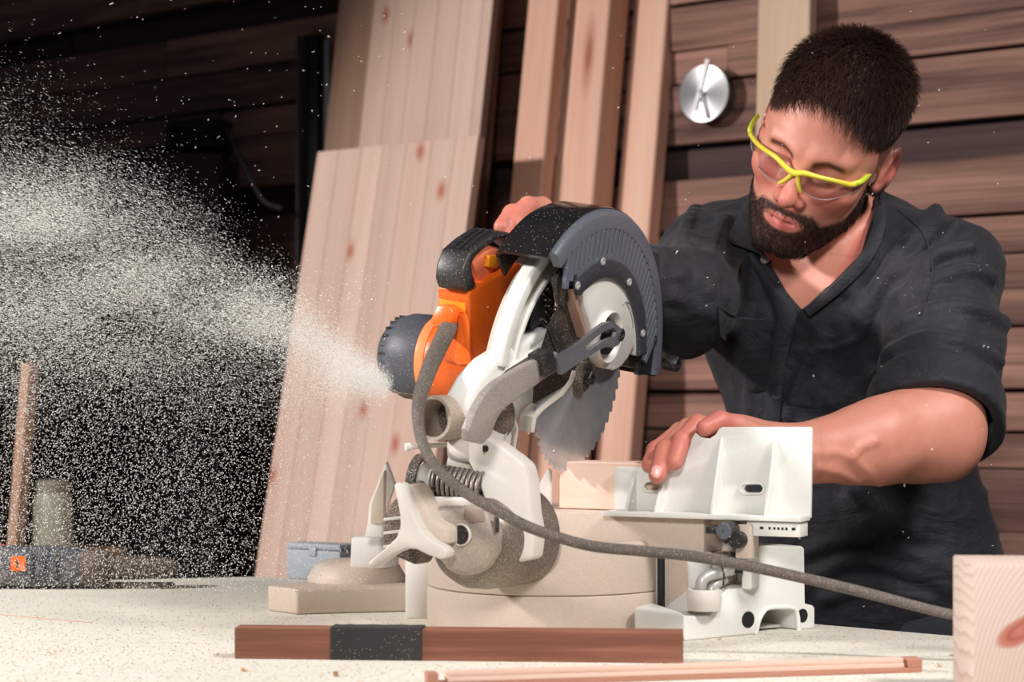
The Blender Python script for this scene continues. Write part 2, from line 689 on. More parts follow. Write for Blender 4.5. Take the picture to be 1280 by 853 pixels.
tube('hose_end', [pts[-1], (q[0] + 0.075, 4.11, a[2] + 0.045), (q[0] + 0.12, 4.06, a[2] - 0.04), (q[0] + 0.16, 4.04, a[2] - 0.11), (q[0] + 0.2, 4.04, a[2] - 0.13)], 0.006, plain('hose_grey', (70, 62, 60), 0.6), sack, 8, 5)

st, _, _ = leaning(PX(24, 480, 3.0), 0.10, 0.022, 0.02, 1.16, M_pine_grey, 'pine_batten')
tag(st, 'thin pinkish batten standing upright at the far left edge', 'batten')

# ------------------------------------------------------------------ work bench
t = NT('dusty_bench_top')
v = t.coords((1, 1, 1), False)
f1 = t.noise(v, 7, 5, 0.6)
f2 = t.noise(t.coords((2.5, 40, 10), False), 3.0, 4, 0.65)
sp = t.noise(v, 420, 2, 0.7)
base = t.mix(f1, lin((214, 210, 196)), lin((228, 226, 215)))
base = t.mix(t.math('MULTIPLY', t.ramp(f2, [(0.56, (0, 0, 0)), (0.75, (1, 1, 1))]), 0.45), base, lin((182, 168, 146)))
base = t.mix(t.math('MULTIPLY', t.ramp(sp, [(0.60, (0, 0, 0)), (0.72, (1, 1, 1))]), 0.28), base, lin((196, 176, 150)))
t.col(base)
t.bump(t.math('ADD', sp, t.math('MULTIPLY', f2, 0.6)), 0.35, 0.0012)
M_bench = t.set(0.85, 0, 0.2)
M_leg = wood('bench_leg_wood', (150, 120, 92), (110, 84, 62), 0.7, 18, 0.1, 0.1)
bench = empty('workbench', (0.1, 1.7, 0))
tag(bench, 'wide workbench with a pale top covered in sawdust', 'workbench')
back = [(-1.35, 2.525), (-0.72, 2.51), (-0.352, 2.605), (0.484, 1.936), (1.45, 1.252)]
front = [(1.45, 0.95), (-1.35, 0.95)]
prism('bench_top', [(x, y, TZ) for x, y in back + front], (0, 0, -0.045), M_bench, bench, 0.003)
for lx, ly in ((-1.25, 2.42), (-0.36, 2.45), (1.36, 1.22), (1.36, 1.03), (-1.25, 1.03)):
    box('leg', (lx, ly, 0.4025), ((1, 0, 0), (0, 1, 0), UP), (0.04, 0.04, 0.4025), M_leg, bench, 0.003)
# red pencilled line across the left of the bench top
pa, pb = PL(0, 769, (0, 0, TZ), UP), PL(112, 779, (0, 0, TZ), UP)
ax = nrm(pb - pa)
tag(box('marking_line', (pa + pb) / 2 + UP * 0.0003, (ax, np.cross(UP, ax), UP), (0.075, 0.0011, 0.0003), plain('red_chalk', (206, 156, 146), 0.9), bench, 0), 'faint red marking line')

# ================================================================== mitre saw
SU = nrm((0.883, -0.469, 0))                # along its fence, to the right and nearer
SV = nrm((0.469, 0.883, 0))                 # from its back (camera side) towards the man
ARB = PX(724, 470, 2.05)                    # blade arbor
HN = nrm((0.872, -0.459, -0.168))           # blade normal (the head is tilted a little)
HV = nrm((0.466, 0.885, 0))
HW = np.cross(HN, HV)
HW = HW if HW[2] > 0 else -HW


def HP(x, y, m):
    return PL(x, y, ARB + HN * m, HN)


def HPS(pts, m):
    return [HP(x, y, m) for x, y in pts]


M_alu = plain('cast_aluminium_white', (226, 225, 219), 0.42, 0.0, 0.05, 0.10, 0.04)
M_alu_d = plain('cast_aluminium_dusty', (214, 210, 202), 0.55, 0.0, 0.06, 0.34, 0.06)
M_alu_dd = plain('cast_aluminium_sawdusted', (196, 186, 174), 0.7, 0.0, 0.08, 0.6, 0.1)
M_base = plain('base_casting', (188, 173, 161), 0.55, 0.0, 0.06, 0.42, 0.06)
M_guard = plain('guard_plastic', (90, 94, 104), 0.36, 0.0, 0.08, 0.02)
M_guard_b = plain('guard_gloss_black', (20, 20, 22), 0.16, 0.0, 0.2, 0.03, spec=0.6)
M_guard_r = plain('guard_ring', (52, 55, 62), 0.4, 0.0, 0.08, 0.02)
M_slot = plain('guard_recess', (14, 14, 16), 0.6)
M_plate = plain('guard_plate_white', (224, 222, 216), 0.38, 0.15, 0.03, 0.04)
M_link = plain('link_steel_grey', (104, 106, 114), 0.42, 0.3, 0.06, 0.08)
M_linkd = plain('link_bar_dusty', (138, 132, 128), 0.5, 0.1, 0.06, 0.3)
M_blk = plain('black_plastic', (28, 29, 32), 0.42, 0.0, 0.15, 0.06)
M_blkd = plain('black_plastic_dusty', (38, 37, 38), 0.6, 0.0, 0.15, 0.42)
M_grip = plain('grip_grey', (78, 82, 92), 0.5, 0.0, 0.08, 0.04)
M_or = plain('orange_plastic', (238, 104, 26), 0.36, 0.0, 0.05, 0.02)
M_or2 = plain('orange_amber_plastic', (246, 150, 24), 0.4, 0.0, 0.04, 0.02)
M_cord = plain('rubber_cord', (84, 76, 70), 0.8, 0.0, 0.15, 0.22, dust_rgb=(158, 144, 130))
M_steel = plain('bright_steel', (190, 190, 192), 0.3, 1.0, 0.05)
M_screw = plain('zinc_screw', (206, 206, 204), 0.35, 0.6, 0.05)

saw = empty('miter_saw', (0.045, 2.08, TZ))
tag(saw, 'white, black and orange electric mitre saw standing on the workbench', 'miter saw')

# ---------------------------------------------------------------- blade
t = NT('spun_saw_blade')
gr = t.noise(t.coords((1, 1, 1), False), 60, 3)
t.col(t.mix(gr, lin((176, 176, 178)), lin((214, 214, 214))))
t.set(0.33, 0.72, Anisotropic=0.8)
tan = t.n('Tangent')
tan.direction_type, tan.axis = 'RADIAL', 'Z'
t.l(tan.outputs[0], t.b.inputs['Tangent'])
M_blade = t.m
RB = 0.108
bm = bmesh.new()
nt = 48
outl = []
for k in range(nt):
    a0 = 2 * math.pi * k / nt
    for da, rr in ((0.0, RB), (0.25, RB - 0.001), (0.72, RB - 0.0055), (0.86, RB - 0.006)):
        an = a0 + da * 2 * math.pi / nt
        outl.append((rr * math.cos(an), rr * math.sin(an), -0.0011))
prism_bm(bm, outl, (0, 0, 0.0022))
finish(bm, 'blade', M_blade, saw, frame=axes_frame(ARB, HV, HW, np.cross(HV, HW)), smooth=30)
fl = lathe('arbor_flange', ARB + HN * 0.001, HN, [(0, 0), (0, 0.0185), (0.006, 0.018), (0.008, 0.016), (0.008, 0.0)], M_blkd, saw, 32)
lathe('arbor_bolt', ARB + HN * 0.008, HN, [(0, 0.0085), (0.008, 0.0085), (0.009, 0.0075), (0.009, 0.0045), (0.004, 0.0045), (0.004, 0)], M_blk, saw, 6)

# ---------------------------------------------------------------- lower blade guard, swung up (black shell with slots)
GC = ARB + HN * 0.0
gxy = (HV, HW)
MF = 0.018
RO, RI = 0.190, 0.113
guard = sector('guard_shell', GC, gxy, HN,
               [(0.0105, RO - 0.0008), (0.006, RO), (-0.043, RO), (-0.050, RO - 0.003), (-0.053, RO - 0.010), (-0.053, 0.150), (-0.050, 0.150), (-0.050, RO - 0.010),
                (-0.043, RO - 0.004), (0.008, RO - 0.004)], 1, 139, M_guard_b, saw, 72, smooth=40)
# front face: outer rim band, recessed band, inner band
sector('guard_rim', GC, gxy, HN, [(0.008, RO - 0.002), (0.0125, RO - 0.0022), (0.0165, RO - 0.005), (MF, RO - 0.009), (MF, 0.1672), (0.008, 0.1672)], 2, 136, M_guard, guard, 72)
sector('guard_band', GC, gxy, HN, [(0.008, 0.130), (0.008, 0.168), (0.0135, 0.168), (0.0135, 0.130)], 2, 131, M_slot, guard, 72)
sector('guard_band', GC, gxy, HN, [(0.008, RI), (0.008, 0.1385), (MF, 0.1385), (MF, RI)], 14, 126, M_guard, guard, 64)


def slat(th0, th1, r0, r1, wdt):
    """one bar between two ventilation slots, from radius r0 to r1"""
    a = np.array((math.cos(math.radians(th0)), math.sin(math.radians(th0)))) * r0
    b = np.array((math.cos(math.radians(th1)), math.sin(math.radians(th1)))) * r1
    d = (b - a) / np.linalg.norm(b - a)
    s = np.array((-d[1], d[0])) * wdt / 2
    q = [a - s, b - s, b + s, a + s]
    prism('guard_slat', [GC + HV * p[0] + HW * p[1] + HN * 0.013 for p in q], HN * (MF - 0.013 - 0.0002), M_guard, guard, 0.0006, 1)


NS = 27
for k in range(NS + 1):
    th1 = 21 + 107 * k / NS
    # slots stand nearly upright in the guard plane
    ph = 90 - (90 - th1) * (0.40 if th1 < 90 else 0.15)
    ro, ri = 0.1678, 0.1375
    p1 = np.array((math.cos(math.radians(th1)), math.sin(math.radians(th1)))) * ro
    d = np.array((math.cos(math.radians(ph)), math.sin(math.radians(ph))))
    bq = 2 * np.dot(p1, -d)
    cq = ro * ro - ri * ri
    disc = bq * bq - 4 * cq
    tt = (-bq - math.sqrt(disc)) / 2 if disc > 0 else 0.045
    tt = min(tt, 0.050)
    p0 = p1 - d * tt
    th0 = math.degrees(math.atan2(p0[1], p0[0]))
    slat(th0, th1, np.linalg.norm(p0), ro, 0.0086)

ring = sector('guard_ring_plate', GC, gxy, HN, [(MF - 0.002, RI), (MF - 0.002, 0.1325), (MF + 0.0022, 0.1325), (MF + 0.0022, RI)], 14, 123, M_guard_r, guard, 64, 0.0006)
lathe('ring_end', HP(722, 357, MF - 0.002), HN, [(0, 0.0), (0, 0.0105), (0.0042, 0.0105), (0.0042, 0.0)], M_guard_r, guard, 24, 0.0005)
for x, y in ((753, 327), (786, 353), (803, 417), (721.5, 357)):
    s = lathe('screw', HP(x, y, MF + 0.002), HN, [(0, 0.0046), (0.0016, 0.0046), (0.0022, 0.0038), (0.0022, 0.0020), (0.0008, 0.0018), (0.0008, 0.0)], M_screw, guard, 20)
lathe('rivet', HP(818, 424, MF - 0.001), HN, [(0, 0.0042), (0.0015, 0.0042), (0.0015, 0.003), (0, 0.003), (0, 0)], M_blk, guard, 16)

# white half-moon plate with its hub
arc = [GC + HN * 0.0045 + RI * (math.cos(math.radians(a)) * HV + math.sin(math.radians(a)) * HW) for a in np.linspace(14, 123, 40)]
low = HPS([(716, 362), (718, 378), (728, 409), (731, 424), (732, 440), (737, 452), (746, 459), (756, 461), (766, 455), (774, 445), (779, 434), (782, 428)], 0.0045)
plate = prism('guard_plate', arc + low, HN * 0.0115, M_plate, saw, 0.0012, 2)
prism('plate_flange', [HP(717, 362, 0.015), HP(719, 378, 0.015), HP(729, 409, 0.015), HP(733, 424, 0.015), HP(738, 424, 0.015), HP(733, 409, 0.015), HP(723, 378, 0.015), HP(721, 362, 0.015)],
      -HN * 0.026, plain('plate_flange_metal', (170, 136, 120), 0.4, 0.2), plate, 0.0005, 1)
HC = HP(757, 421, 0.016)
sector('hub_collar', HC, perp(HN), HN, [(0.0, 0.0225), (0.0, 0.030), (0.006, 0.0295), (0.0072, 0.0285), (0.006, 0.0268), (-0.0, 0.0225)], 0, 360, M_plate, plate, 48)
lathe('hub_disc', HC, HN, [(0, 0), (0, 0.0205), (0.0045, 0.020), (0.0055, 0.018), (0.0055, 0.0)], M_guard_r, plate, 40)
# raised arrow groove on the plate
tube('arrow_mark', HPS([(782, 377), (786, 385), (790, 398), (791, 410)], 0.0163), 0.0009, plain('plate_mark', (150, 146, 142), 0.6), plate, 6, 4)
tube('arrow_mark', HPS([(778, 381), (782, 377), (787, 379)], 0.0163), 0.0009, MATS['plate_mark'], plate, 6, 1)

sector('blade_cover', ARB, gxy, HN, [(0.0018, 0.022), (0.0018, 0.1115), (0.0032, 0.1115), (0.0032, 0.022)], 112, 196, plain('cover_black', (30, 27, 27), 0.5, 0.0, 0.1, 0.12), saw, 40)
sector('blade_cover', ARB, gxy, HN, [(0.0030, 0.108), (0.0030, 0.150), (0.0075, 0.150), (0.0075, 0.108)], 112, 138, MATS['cover_black'], saw, 24)
# stop at the lower right of the guard and its roller knob
prism('guard_stop', HPS([(783, 430), (802, 428), (828, 450), (826, 458), (800, 462), (786, 458)], 0.008), -HN * 0.050, M_blk, guard, 0.002)
kn = HP(838, 454, 0.012)
lathe('roller_knob', kn - HN * 0.008, HN, [(0, 0), (0, 0.0085), (0.002, 0.0098), (0.016, 0.0098), (0.019, 0.0085), (0.019, 0.004), (0.015, 0.004), (0.015, 0)], M_blk, guard, 28)

# ---------------------------------------------------------------- upper fixed guard (aluminium arch left of the blade)
UC = ARB - HN * 0.012
arch = sector('upper_guard_arch', UC, gxy, HN, [(-0.016, 0.146), (-0.016, 0.165), (-0.003, 0.165), (0.0, 0.163), (0.0, 0.1505), (-0.003, 0.147)], 108, 178, M_alu, saw, 40, 0.001)
sector('arch_groove', UC, gxy, HN, [(-0.030, 0.132), (-0.030, 0.147), (-0.010, 0.147), (-0.010, 0.132)], 108, 180, M_alu_dd, arch, 40)
sector('arch_lip', UC, gxy, HN, [(-0.024, 0.1275), (-0.024, 0.1325), (-0.002, 0.1325), (-0.002, 0.1275)], 108, 182, M_alu, arch, 40, 0.0006)
sector('arch_web', UC, gxy, HN, [(-0.036, 0.055), (-0.036, 0.134), (-0.022, 0.134), (-0.022, 0.055)], 104, 172, plain('web_dark_metal', (66, 62, 66), 0.5, 0.2, 0.1, 0.1), arch, 40)  # dark grey backing web
prism('arch_window', HPS([(660, 412), (664, 388), (674, 366), (686, 352), (680, 385), (678, 400)], -0.034), HN * 0.004, plain('window_grey', (112, 114, 122), 0.4, 0.2), arch, 0.0008)
# brush-like deflector behind the plate
bm = bmesh.new()
for k in range(46):
    u0, v0 = random.uniform(0, 1), random.uniform(0, 1)
    x = 690 + 30 * u0 - 6 * v0
    y = 358 + 56 * v0
    p = HP(x, y, -0.024)
    q = HP(x - random.uniform(6, 12), y - random.uniform(4, 14), -0.016)
    tube_bm(bm, [p, q], 0.0012, 4, 1)
tag(finish(bm, 'deflector_brush', M_blkd, arch), kind='stuff')

# ---------------------------------------------------------------- head casting (arm between hinge and blade)
body = prism('head_casting', HPS([(584, 516), (588, 496), (600, 474), (620, 452), (644, 436), (662, 424), (690, 410), (706, 428), (704, 455), (690, 480), (668, 505), (656, 515),
                                  (648, 532), (646, 572), (622, 582), (600, 574), (588, 546)], -0.016), -HN * 0.030, M_alu, saw, 0.008, 4)
prism('arm_rib', HPS([(622, 474), (630, 462), (690, 415), (697, 424), (694, 432), (640, 466), (624, 478)], -0.0145), HN * 0.006, M_alu, body, 0.002)
prism('arm_shadow_strip', HPS([(626, 470), (632, 463), (676, 436), (680, 440), (634, 470), (627, 476)], -0.0085), HN * 0.0008, plain('arm_shadow_tone', (96, 84, 78), 0.7), body, 0.0003)  # thin dark strip, the shadow line along the arm put in as colour
prism('casting_panel', HPS([(600, 532), (622, 512), (634, 513), (636, 530), (630, 560), (612, 566), (598, 556)], -0.0145), HN * 0.003, M_alu, body, 0.0012)
tube('casting_rib', HPS([(640, 522), (645, 536), (643, 552), (641, 570)], -0.012), 0.0024, M_alu_d, body, 8, 5)
tube('casting_rib', HPS([(622, 512), (633, 513), (635, 528), (629, 558)], -0.011), 0.0016, M_alu_dd, body, 8, 5)
prism('guard_lip', HPS([(706, 462), (700, 476), (688, 492), (664, 510), (655, 520), (652, 538), (648, 538), (650, 518), (661, 506), (684, 488), (696, 472), (700, 460)], -0.012), HN * 0.016, M_alu_d, body, 0.001)

# link from hinge to guard: slotted front plate + cranked bar
LM = 0.030
slot_o = HPS([(690, 447), (716, 431), (742, 410), (752, 403), (762, 402), (770, 408), (772, 420), (769, 430), (762, 434), (752, 433), (744, 437), (720, 452), (697, 468)], LM)
slot_h = HPS([(727, 432), (744, 418), (754, 411), (762, 409), (766, 414), (764, 421), (757, 423), (747, 427), (733, 437), (728, 437)], LM)
link_plate = prism('link_plate', slot_o, HN * 0.005, M_link, saw, 0.0008, 1, [slot_h])
lathe('link_pin', HP(759, 416, 0.018), HN, [(0, 0.0075), (0.018, 0.0075), (0.019, 0.0065), (0.019, 0.003), (0.017, 0.003), (0.017, 0)], M_blk, link_plate, 24)
link_bar = prism('link_bar', HPS([(697, 440), (701, 462), (684, 472), (652, 496), (630, 512), (622, 524), (614, 546), (604, 556), (586, 552), (586, 538), (596, 512), (608, 492), (622, 478), (660, 456)], LM - 0.002),
                 -HN * 0.009, M_linkd, saw, 0.0018)
prism('bar_clip', HPS([(678, 446), (692, 438), (697, 462), (682, 472)], LM + 0.0045), -HN * 0.018, M_blk, link_bar, 0.0012)
tube('guard_spring_rod', HPS([(686, 408), (690, 420), (696, 436), (700, 452)], 0.004), 0.0035, M_blk, link_bar, 8, 4)

# ---------------------------------------------------------------- motor and handle
MA = ARB - HN * 0.115 - HW * 0.006
MB_ = ARB - HN * 0.222 - HW * 0.012
mdir = nrm(MB_ - MA)
ml = np.linalg.norm(MB_ - MA)
motor = lathe('motor_housing', MA, mdir, [(-0.03, 0), (-0.03, 0.046), (ml * 0.45, 0.0485), (ml * 0.62, 0.0485), (ml * 0.62, 0.0)], M_or, saw, 48, 0.001)
lathe('motor_collar', MA, mdir, [(ml * 0.55, 0.0), (ml * 0.55, 0.0495), (ml * 0.72, 0.0495), (ml * 0.72, 0.0)], plain('orange_light_plastic', (244, 150, 92), 0.4), motor, 48, 0.001)
cap = lathe('motor_end_cap', MA, mdir, [(ml * 0.66, 0.0), (ml * 0.66, 0.0502), (ml * 0.95, 0.0495), (ml * 1.12, 0.043), (ml * 1.22, 0.033), (ml * 1.22, 0.0)], M_grip, saw, 48, 0.001)
sector('cap_shell', MA, perp(mdir), mdir, [(ml * 0.645, 0.045), (ml * 0.645, 0.0513), (ml * 0.96, 0.0508), (ml * 1.13, 0.044), (ml * 1.12, 0.042)], 150, 300, M_blkd, cap, 40)
px_, py_ = perp(mdir)
for k in range(26):
    an = 2 * math.pi * k / 26
    d = math.cos(an) * px_ + math.sin(an) * py_
    e = np.cross(mdir, d)
    box('vent_fin', MA + mdir * ml * 1.03 + d * 0.0418, (mdir, e, d), (0.011, 0.0015, 0.0040), M_blk, cap, 0.0004, 1)

# gear and handle housing
hm = -0.080
hback = -HN * 0.040
house = prism('handle_housing', HPS([(586, 364), (600, 357), (648, 328), (672, 345), (660, 372), (648, 402), (640, 430), (618, 452), (600, 462), (590, 458), (586, 430), (587, 400)], hm), hback, M_or, saw, 0.004, 3)


def RB_(x, y, m=0.0):
    """point on the rear face of the handle (it looks along -HV at the camera)"""
    return PL(x, y, HP(585, 400, hm) - HV * m, HV)


prism('amber_band', [RB_(x, y, 0.0002) for x, y in ((549, 359), (583, 366), (583, 392), (566, 388), (551, 392))], -HV * 0.0025, M_or2, house, 0.0012)
prism('housing_rear', [RB_(x, y, 0.0002) for x, y in ((551, 392), (566, 388), (583, 392), (588, 440), (590, 456), (572, 456), (556, 440))], -HV * 0.002, M_or, house, 0.001)
prism('handle_bridge', HPS([(590, 326), (600, 322), (618, 308), (640, 316), (650, 332), (600, 362)], hm - 0.010), -HN * 0.022, plain('orange_pale_plastic', (240, 132, 92), 0.42), house, 0.003)
tag(prism('trigger', HPS([(612, 320), (625, 319), (626, 330), (620, 336), (611, 334)], hm - 0.004), -HN * 0.016, M_or2, house, 0.0015), 'amber trigger switch')
grip = prism('handle_grip', HPS([(583, 366), (579, 354), (581, 337), (588, 316), (604, 302), (621, 291), (634, 290), (650, 294), (678, 312), (686, 332), (676, 334), (664, 318), (644, 303),
                                 (632, 299), (621, 301), (605, 313), (595, 322), (591, 330), (592, 342), (597, 356), (592, 363)], hm + 0.001), -HN * 0.036, M_blk, saw, 0.004, 3)
prism('grip_lower', [RB_(x, y, 0.001) for x, y in ((550, 361), (552, 342), (557, 329), (564, 324), (578, 336), (581, 352), (583, 366))], -HV * 0.004, M_grip, grip, 0.0015)
lathe('grip_recess', RB_(566, 336, 0.005), -HV, [(0, 0), (0, 0.0085), (0.0006, 0.0085), (0.0006, 0)], M_blk, grip, 24)
lathe('screw', RB_(567, 340, 0.0052), -HV, [(0, 0.0042), (0.003, 0.0042), (0.0035, 0.003), (0.0035, 0)], M_screw, grip, 16)
for k in range(3):
    tube('grip_groove', [p - HN * (0.008 + 0.008 * k) + HW * 0.0012 for p in HPS([(588, 315), (604, 301), (621, 290)], hm)], 0.0013, M_slot, grip, 6, 4)
gland = prism('cable_gland', [RB_(x, y, 0.001) for x, y in ((548, 400), (556, 382), (571, 381), (577, 389), (575, 403), (569, 410), (551, 410))], -HV * 0.018, M_or, saw, 0.003)
prism('gland_rib', [RB_(x, y, 0.001) for x, y in ((577, 394), (584, 390), (588, 402), (590, 440), (584, 430), (580, 404))], -HV * 0.006, M_or, house, 0.0015)

# power cord, hanging down and snaking across the bench
cp = [(564, 402, 1.985), (556, 419, 1.955), (543, 446, 1.915), (532, 474, 1.875), (524, 500, 1.845), (523, 528, 1.815), (529, 556, 1.79), (546, 585, 1.775), (582, 616, 1.765), (626, 641, 1.755),
      (668, 662, 1.75), (735, 682, 1.75), (800, 689, 1.76), (860, 695, 1.77), (930, 707, 1.78), (1000, 722, 1.78), (1080, 741, 1.775), (1160, 762, 1.76), (1225, 778, 1.75), (1300, 806, 1.80)]
rr = [11.5, 11.5, 11, 10, 9, 7.5, 7, 7, 7, 7, 7, 7, 7, 7, 7, 7, 7, 6.5, 6.5, 6.5]
cord = tube('power_cord', [PX(*c) for c in cp], [r / F_PX * c[2] for r, c in zip(rr, cp)], M_cord, saw, 14, 8)

# ---------------------------------------------------------------- hinge, dust port, spring and lever at the back
pd = nrm((0.56, 0.82, 0.02))
PO = PX(541, 523, 1.8700)
port = sector('dust_port', PO, perp(pd), pd, [(0, 0.0195), (0, 0.0228), (0.002, 0.0232), (0.05, 0.0235), (0.062, 0.0235), (0.062, 0.0195)], 0, 360, plain('dust_port_grey', (158, 146, 136), 0.5, 0.1, 0.06, 0.4), saw, 48)
lathe('port_bore', PO, pd, [(0.035, 0.0), (0.035, 0.0196), (0.037, 0.0196), (0.037, 0)], M_blkd, port, 32)
lathe('port_socket', PO + pd * 0.058, pd, [(0, 0), (0, 0.0275), (0.05, 0.0285), (0.05, 0)], M_blkd, port, 36, 0.001)
lathe('stop_pin', PX(507, 559, 1.8850), nrm(PX(540, 557, 1.8950) - PX(507, 559, 1.8850)), [(0, 0), (0, 0.0042), (0.005, 0.0042), (0.006, 0.0028), (0.05, 0.0028), (0.05, 0)], M_alu_d, saw, 14)

hy = 1.8800
hinge = prism('hinge_bracket', [PX(x, y, hy) for x, y in ((584, 552), (592, 546), (606, 546), (616, 551), (642, 570), (655, 581), (660, 600), (663, 640), (668, 668), (664, 700), (640, 705), (606, 690),
                                                          (608, 640), (604, 622), (596, 600), (584, 575), (582, 562))], SV * 0.028, M_alu_d, saw, 0.004, 3)
lathe('hinge_pin_boss', PX(566, 561, hy + 0.03), nrm(SU * 1.0), [(0, 0), (0, 0.013), (0.002, 0.015), (0.03, 0.0152), (0.03, 0)], M_alu_d, hinge, 32, 0.0008)
lathe('hinge_hole', PX(606, 561, hy - 0.0012), SV, [(0, 0), (0, 0.0035), (0.002, 0.0035), (0.002, 0)], M_blk, hinge, 16)
prism('hinge_web', [PX(x, y, hy + 0.02) for x, y in ((560, 566), (586, 574), (604, 622), (606, 632), (598, 634), (580, 588), (556, 584))], SV * 0.02, M_alu_d, hinge, 0.003)

# torsion spring
s0, s1 = PX(546, 602, 1.9000), PX(606, 612, 1.8800)
sd = nrm(s1 - s0)
sl = np.linalg.norm(s1 - s0)
ex, ey = perp(sd)
bm = bmesh.new()
turns, sp_n = 10, 20
pts = [s0 + sd * sl * k / (turns * sp_n) + 0.0165 * (math.cos(2 * math.pi * k / sp_n) * ex + math.sin(2 * math.pi * k / sp_n) * ey) for k in range(turns * sp_n + 1)]
tube_bm(bm, pts, 0.0021, 8, 1)
spring = finish(bm, 'torsion_spring', plain('spring_steel', (120, 112, 108), 0.4, 0.5, 0.1, 0.2), saw, smooth=60)
lathe('spring_core', s0 - sd * 0.004, sd, [(0, 0), (0, 0.0125), (sl, 0.0125), (sl, 0)], M_blk, spring, 28)
lathe('spring_collar', s0 - sd * 0.016, sd, [(0, 0), (0, 0.017), (0.003, 0.0185), (0.015, 0.0185), (0.015, 0)], M_alu, spring, 36, 0.0008)
lathe('collar_hole', PX(537, 611, 1.8700), SV, [(0, 0), (0, 0.002), (0.01, 0.002), (0.01, 0)], M_blk, spring, 12)
sector('spring_housing', s0 - sd * 0.020, perp(sd), sd, [(-0.004, 0.021), (-0.004, 0.0255), (0.006, 0.0255), (0.006, 0.021)], 0, 360, M_blkd, spring, 40)

# bevel drum
DC = PX(606, 672, 1.9150)
dd = nrm(-SV + UP * 0.02 + SU * -0.25)
drum = lathe('bevel_drum', DC, dd, [(-0.06, 0), (-0.06, 0.052), (0.0, 0.054), (0.020, 0.052), (0.034, 0.045), (0.043, 0.034), (0.047, 0.020), (0.048, 0.0)],
             plain('drum_dusty_black', (104, 96, 90), 0.4, 0.5, 0.12, 0.4), saw, 56)
face = prism('drum_face', [PX(x, y, 1.8500) for x, y in ((531, 634), (602, 632), (612, 650), (620, 664), (618, 690), (604, 712), (580, 722), (560, 716), (548, 700), (538, 680), (530, 655))], SV * 0.055, plain('drum_face_dusty', (160, 150, 142), 0.5, 0.3, 0.1, 0.4), saw, 0.006, 3)
lathe('bolt_hole', PX(575, 669, 1.8485), SV, [(0, 0), (0, 0.0098), (0.003, 0.0098), (0.003, 0)], M_blk, face, 28)
lathe('bolt_rim', PX(575, 669, 1.8480), SV, [(0.0004, 0.0098), (-0.0004, 0.0105), (0.0006, 0.0116), (0.003, 0.0116), (0.003, 0.0098)], M_alu_d, face, 28)
prism('face_recess', [PX(x, y, 1.8488) for x, y in ((582, 634), (604, 637), (606, 652), (590, 654), (580, 646))], SV * 0.002, plain('recess_tan', (150, 132, 120), 0.7), face, 0.0006)
prism('pointer', [PX(x, y, 1.8490) for x, y in ((617, 646), (622, 648), (622, 666), (619, 665))], SV * 0.004, M_blk, face, 0.0005)
prism('hinge_seat', [PX(x, y, 1.8700) for x, y in ((527, 622), (600, 622), (606, 634), (530, 636))], SV * 0.05, M_alu_d, saw, 0.003)
prism('vent_panel', [PX(x, y, 1.8800) for x, y in ((478, 642), (497, 618), (520, 600), (530, 604), (530, 690), (520, 708), (478, 690))], SV * 0.03, M_blkd, saw, 0.004)
for k in range(3):
    prism('vent_rib', [PX(x, y, 1.8780) for x, y in ((479, 648 + 17 * k), (505, 645 + 17 * k), (505, 649 + 17 * k), (479, 652 + 17 * k))], SV * 0.004, M_alu_d, saw, 0.0005)
# bevel lock lever
lever = prism('lock_lever', [PX(x, y, 1.8200) for x, y in ((492, 607), (497, 603), (503, 606), (510, 625), (516, 645), (524, 662), (538, 676), (554, 684), (559, 690), (557, 698), (550, 700), (536, 695),
                                                          (520, 687), (508, 686), (494, 691), (466, 710), (461, 709), (460, 704), (482, 685), (495, 673), (500, 660), (500, 645), (496, 625))], SV * 0.016, M_alu_d, saw, 0.0035, 3)
prism('lever_hub', [PX(x, y, 1.8330) for x, y in ((503, 606), (518, 606), (540, 650), (559, 660), (560, 682), (540, 680), (520, 660))], SV * 0.03, M_alu_dd, lever, 0.004, 3)

# ---------------------------------------------------------------- turntable and base
TC = np.array((0.045, 2.08, TZ))
tt_z = 0.098
lathe('turntable_foot', TC, UP, [(0.0, 0), (0.0, 0.141), (0.041, 0.1405), (0.042, 0.139), (0.042, 0)], M_base, saw, 96, 0.0006)
turn = lathe('turntable', TC, UP, [(0.0425, 0), (0.0425, 0.1385), (0.0435, 0.140), (tt_z - 0.003, 0.140), (tt_z, 0.137), (tt_z, 0)], M_base, saw, 96, 0.0006)
FZ = 0.978                                   # saw table surface
FO = np.array((0.214, 1.969, 0.0))           # fence back plane


def FP(x, y, off=0.0):
    """pixel on the fence back plane moved towards the camera by off"""
    return PL(x, y, FO - SV * off, SV)


def along(x_px, off=0.0):
    p = FP(x_px, 600, off)
    return np.array((p[0], p[1], 0.0))


def ledge(name, xa, xb, z0, z1, off0, off1, mat, parent, bevel=0.002):
    """bar along the fence between two pixel columns, from off0 to off1 in front of the fence plane"""
    a0, b0 = along(xa, off0), along(xb, off0)
    pts = [a0 + UP * z0, b0 + UP * z0, b0 + UP * z1, a0 + UP * z1]
    return prism(name, pts, -SV * (off1 - off0), mat, parent, bevel)


